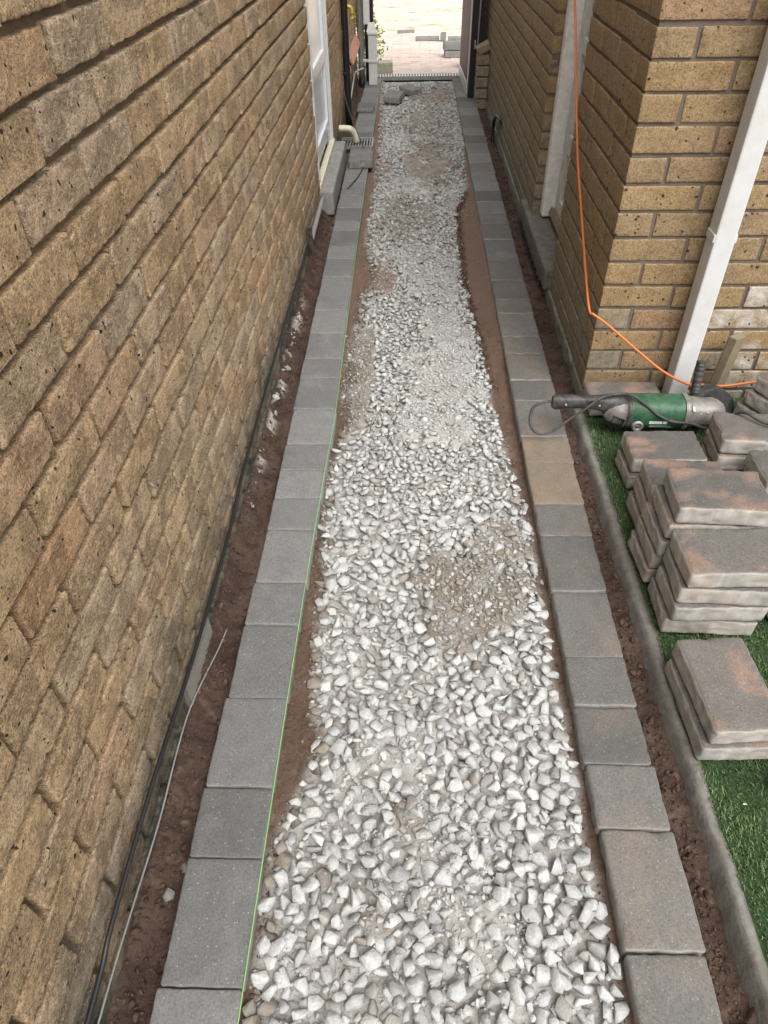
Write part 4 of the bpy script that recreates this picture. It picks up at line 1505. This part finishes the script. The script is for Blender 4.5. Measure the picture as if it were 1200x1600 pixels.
tag(link('cable', tube_mesh('cable', wpipe, .005, 8), M_WHITE), 'thin white overflow tube running along the left wall behind the black downpipe', 'pipe')
tp = tag(empty('outside_tap', (-.445, 6.0, .66)), 'ochre coloured tap fitting high on the left wall beside the black downpipe', 'tap')
link('spout', tube_mesh('spout', [(-.04, 0, .02), (0, 0, .02), (.025, 0, .01), (.03, 0, -.03)], .012, 12), M_YELLOW, tp)
link('nozzle', lathe_x('nozzle', [(0, .016), (.012, .016), (.03, .010)], 14), M_YELLOW, tp, (.03, 0, -.02), (0, PI / 2, 0))

# clay tile sill on the left wall
ts = tag(empty('tiled_sill'), 'salmon clay tiled sill sloping out of the left wall near its far end', 'sill')
for i in range(4):
    y = 6.32 + i * .235
    link('tile', box_mesh('tile', (-.455, y, .325), (.075, .228, .018), Euler((0, 1.02, 0)), .003), M_TERRA, ts)
link('under_course', box_mesh('under_course', (-.468, 6.67, .26), (.03, .93, .05), bevel=.003), M_TERRA, ts)

# loose grey block beside the gully
loose(-.306, 4.755, .0, .02, .15, .20, 'loose grey block resting on the left row of blocks in front of the gully grate', M_PG, T=.06, group='loose grey blocks by the passage')
loose(-.345, 6.16, .0, 1.55, .20, .13, 'grey block laid on top of the left row near the grey downpipe', M_PG, T=.03, group='loose grey blocks by the passage')
loose(-.130, 6.50, -.012, -.25, .135, .17, 'grey block dropped on the gravel near the drain, the nearer left one', M_PG, T=.055, tilt=(.06, .03), group='loose grey blocks by the passage')
loose(.005, 6.76, -.012, .75, .12, .17, 'grey block dropped on the gravel just beside the drain, the farther right one', M_PG, T=.05, tilt=(.05, -.05), group='loose grey blocks by the passage')

# ------------------------------------------------------------------ far end
dr = tag(empty('channel_drain'), 'white slotted channel drain crossing the far end of the gravel', 'drain')
bm = bmesh.new()
bm_box(bm, (.06, 7.355, -.012), (.86, .012, .03))
bm_box(bm, (.06, 7.455, -.012), (.86, .012, .03))
link('frame', mesh_bm('frame', bm), M_CONC, dr)
link('channel', box_mesh('channel', (.06, 7.405, -.055), (.86, .086, .06)), M_BLACK, dr)
barm = box_mesh('bar', (0, 0, 0), (.013, .086, .012))
barm.materials.append(M_WHITE)
for i in range(33):
    link('bar', barm, None, dr, (-.35 + i * .0256, 7.405, -.004))

# white fence post and black gate post on the left
wp_ = tag(empty('gate_post'), 'white plastic gate post with stepped collar at the far left end', 'post')
bm = bmesh.new()
bm_box(bm, (-.322, 7.06, .19), (.072, .072, .38), bevel=.004)
link('post', mesh_bm('post', bm), M_WHITE, wp_)
bm = bmesh.new()
bm_box(bm, (-.322, 7.06, .378), (.084, .084, .022), bevel=.004)
bmesh.ops.create_cone(bm, cap_ends=True, segments=4, radius1=.055, radius2=.036, depth=.06, matrix=Matrix.Translation((-.330, 7.06, .418)) @ Matrix.Rotation(PI / 4, 4, 'Z'))
link('collar', mesh_bm('collar', bm), M_WHITE, wp_)
bm = bmesh.new()
bm_box(bm, (-.322, 7.06, .178), (.084, .084, .02), bevel=.003)
bm_box(bm, (-.38, 7.06, .178), (.05, .03, .02), bevel=.003)
link('bracket', mesh_bm('bracket', bm), M_WHITE, wp_)
link('upper_pipe', box_mesh('upper_pipe', (-.368, 7.06, 1.42), (.05, .05, 1.96), bevel=.004), M_WHITE, wp_)
tag(link('gate_post', box_mesh('gate_post', (-.355, 7.22, 1.2), (.075, .07, 2.4), bevel=.004), M_BLACK), 'black gate post directly behind the white one on the left', 'post')
# gate on the right
tag(link('gate_post', box_mesh('gate_post', (.522, 6.55, 1.18), (.094, .09, 2.5), bevel=.004), M_BLACK), 'tall black gate post against the right wall at the far end', 'post')
bolt = tag(empty('drop_bolt', (.530, 6.485, .32)), 'dull steel bolt mounted on the black gate post', 'bolt')
link('rod', tube_mesh('rod', [(0, 0, 0), (0, -.004, .16), (.004, -.01, .42)], .006, 10), M_STEEL, bolt)
link('keeper', box_mesh('keeper', (-.022, 0, .05), (.012, .02, .06), bevel=.002), M_STEEL, bolt)
gt = tag(empty('gate', (.482, 6.62, 0), (0, 0, math.radians(1.5))), 'open brown boarded gate leaf with a white bottom rail at the far right', 'gate')
bdm = box_mesh('board', (0, 0, 0), (.022, .094, 1.75), bevel=.002)
bdm.materials.append(M_BROWN)
for i in range(8):
    link('board', bdm, None, gt, (0, .06 + i * .097, .965))
link('bottom_rail', box_mesh('bottom_rail', (0, .40, .045), (.034, .78, .085), bevel=.003), M_WHITE, gt)
link('edge_strip', box_mesh('edge_strip', (.004, .0, .965), (.03, .014, 1.75)), M_WHITED, gt)
# sloped brick pier at the foot of the wall
pr_ = tag(empty('brick_pier'), 'low brick pier with a sloping top against the right wall before the black post', 'pier')
for k in range(5):
    link('brick', with_mat(BK_F[k], M_BRF), None, pr_, (.560, 6.32, .005 + .075 * k), (0, 0, -PI / 2 + .01 * (k % 2))).scale = (.62, .9, 1)
link('mortar', box_mesh('mortar', (.562, 6.325, .17), (.080, .120, .37)), M_MOR, pr_)
link('cap', box_mesh('cap', (.560, 6.32, .375), (.10, .14, .05), Euler((0, -.45, 0)), .004), M_BRF, pr_)
tag(link('hose', tube_mesh('hose', [(.585, 5.35, -.05), (.582, 5.37, .03), (.583, 5.36, .10), (.592, 5.28, .145), (.602, 5.15, .15), (.618, 5.10, .14)], .012, 10), M_BLACK), 'short black hose curving out of the right wall into the soil', 'hose')

# drive of small pink blocks beyond the drain
drv = tag(empty('driveway'), kind='structure')
single, rest = [], []
y = 7.468
rowi = 0
while y < 9.72:
    x = -2.6 + (.1 if rowi % 2 else 0)
    while x < 3.4:
        ((single if -.62 < x < .78 else rest)).append((x, y + .05))
        x += .2
    y += .1
    rowi += 1
dm = [round_box('paving_block', .196, .096, .05, .004, (2, 1, 1), lambda p, n_: 0, smooth=False) for _ in range(3)]
for d_ in dm: d_.materials.append(M_DRIVE)
for (x, yy) in single:
    link('paving_block', random.choice(dm), None, drv, (x, yy, -.0255 + random.gauss(0, .0016)), (random.gauss(0, .006), random.gauss(0, .005), random.gauss(0, .008)))
bm = bmesh.new()
for (x, yy) in rest: bm_box(bm, (x, yy, -.0255), (.196, .096, .05))
tag(link('paving', mesh_bm('paving', bm), M_DRIVE, drv), kind='stuff')
tag(link('joint_sand', box_mesh('joint_sand', (.4, 8.60, -.032), (6.2, 2.27, .05)), simple('pale joint sand', (.62, .52, .45), .95, bump=.3), drv))
def earth_h(x, y):
    return -.028 + .030 * fbm(x, y, 3, 4, 11) + .016 * fbm(x, y, 16, 3, 17)


def earth_c(x, y, h):
    c = mixc(np.array([.72, .56, .455]), [.60, .44, .345], np.clip(.5 + fbm(x, y, 5, 4, 19), 0, 1))
    return mixc(c, [.30, .17, .11], np.clip(fbm(x * .6, y * 2, 7, 4, 29) * 1.8 - .35, 0, 1))


def earth_strip():
    xs, ys = np.arange(-3, 4, .035), np.arange(9.72, 18, .035)
    X, Y = np.meshgrid(xs, ys)
    Z = earth_h(X, Y)
    C = earth_c(X, Y, Z).reshape(-1, 3)
    nx, ny = len(xs), len(ys)
    i = (np.arange(ny - 1)[:, None] * nx + np.arange(nx - 1)[None, :]).ravel()
    t = np.concatenate([np.stack([i, i + 1, i + nx + 1], 1), np.stack([i, i + nx + 1, i + nx], 1)])
    return mesh_tris('earth', np.stack([X.ravel(), Y.ravel(), Z.ravel()], 1), t, True, C)


tag(link('earth', earth_strip(), M_EARTH), kind='structure')
# kerb stones and stray blocks on the drive
GD = 'stray blocks lying on the drive'
loose(.19, 9.22, .0, .02, .26, .09, 'long low grey kerb piece lying across the drive, left of the upright stub', M_PG, group=GD, T=.04)
loose(.365, 9.20, .0, 1.5, .12, .06, 'short upright stub of stone between the two low kerb pieces on the drive', M_PG, group=GD, T=.075)
loose(.50, 9.22, .0, -.03, .16, .08, 'low grey kerb piece right of the upright stub on the drive', M_PG, group=GD, T=.035)
loose(.455, 8.28, .0, .04, .22, .14, 'lower grey block of the pair stacked on the drive at the right', M_PB, group=GD, T=.06)
loose(.450, 8.29, .061, .0, .24, .15, 'upper pale block of the pair stacked on the drive at the right', M_PG, group=GD, T=.06)
loose(.515, 7.80, .0, 1.5, .16, .08, 'dark block standing on end beside the stacked pair on the drive', M_PB, group=GD, T=.15)
loose(-.262, 7.56, .0, .05, .20, .13, 'yellow green mossy block beside the channel drain at the far left', M_MOSSG, group=GD, T=.09)
loose(-.05, 9.76, -.02, .1, .20, .06, 'grey half buried stone where the drive meets the orange earth', M_PG, group=GD, T=.05)

# golden shrub behind the gate post
sb = tag(empty('shrub', (-.46, 7.80, 0)), 'yellow green leafy shrub behind the far left gate posts', 'shrub')
n = 2600
ang, hh = RNG.uniform(0, 2 * PI, n), RNG.uniform(.02, 1.0, n)
rad = (.16 + .05 * np.sin(hh * 9) + .06 * fbm(np.cos(ang) * 2 + 5, hh * 6, 2, 3, 3)) * np.sqrt(RNG.uniform(.3, 1, n))
cx, cy, cz = np.cos(ang) * rad, np.sin(ang) * rad * 1.6, hh
u_ = RNG.normal(0, 1, (n, 3)); u_ /= np.linalg.norm(u_, axis=1)[:, None]
w_ = np.cross(u_, RNG.normal(0, 1, (n, 3))); w_ /= np.linalg.norm(w_, axis=1)[:, None]
c0 = np.stack([cx, cy, cz], 1)
sl_ = RNG.uniform(.012, .024, n)[:, None]
V = np.stack([c0 - u_ * sl_, c0 + w_ * sl_ * .45, c0 + u_ * sl_, c0 - w_ * sl_ * .45], 1).reshape(-1, 3)
i4 = np.arange(n) * 4
T3 = np.concatenate([np.stack([i4, i4 + 1, i4 + 2], 1), np.stack([i4, i4 + 2, i4 + 3], 1)])
fo = link('foliage', mesh_tris('foliage', V, T3), M_LEAF, sb)
fo['kind'] = 'stuff'
for k in range(5):
    a = k * 1.25
    link('stem', tube_mesh('stem', [(0, 0, -.05), (.04 * math.cos(a), .05 * math.sin(a), .3), (.08 * math.cos(a), .1 * math.sin(a), .85)], lambda t: .009 * (1 - .7 * t), 6), M_BARK, sb)
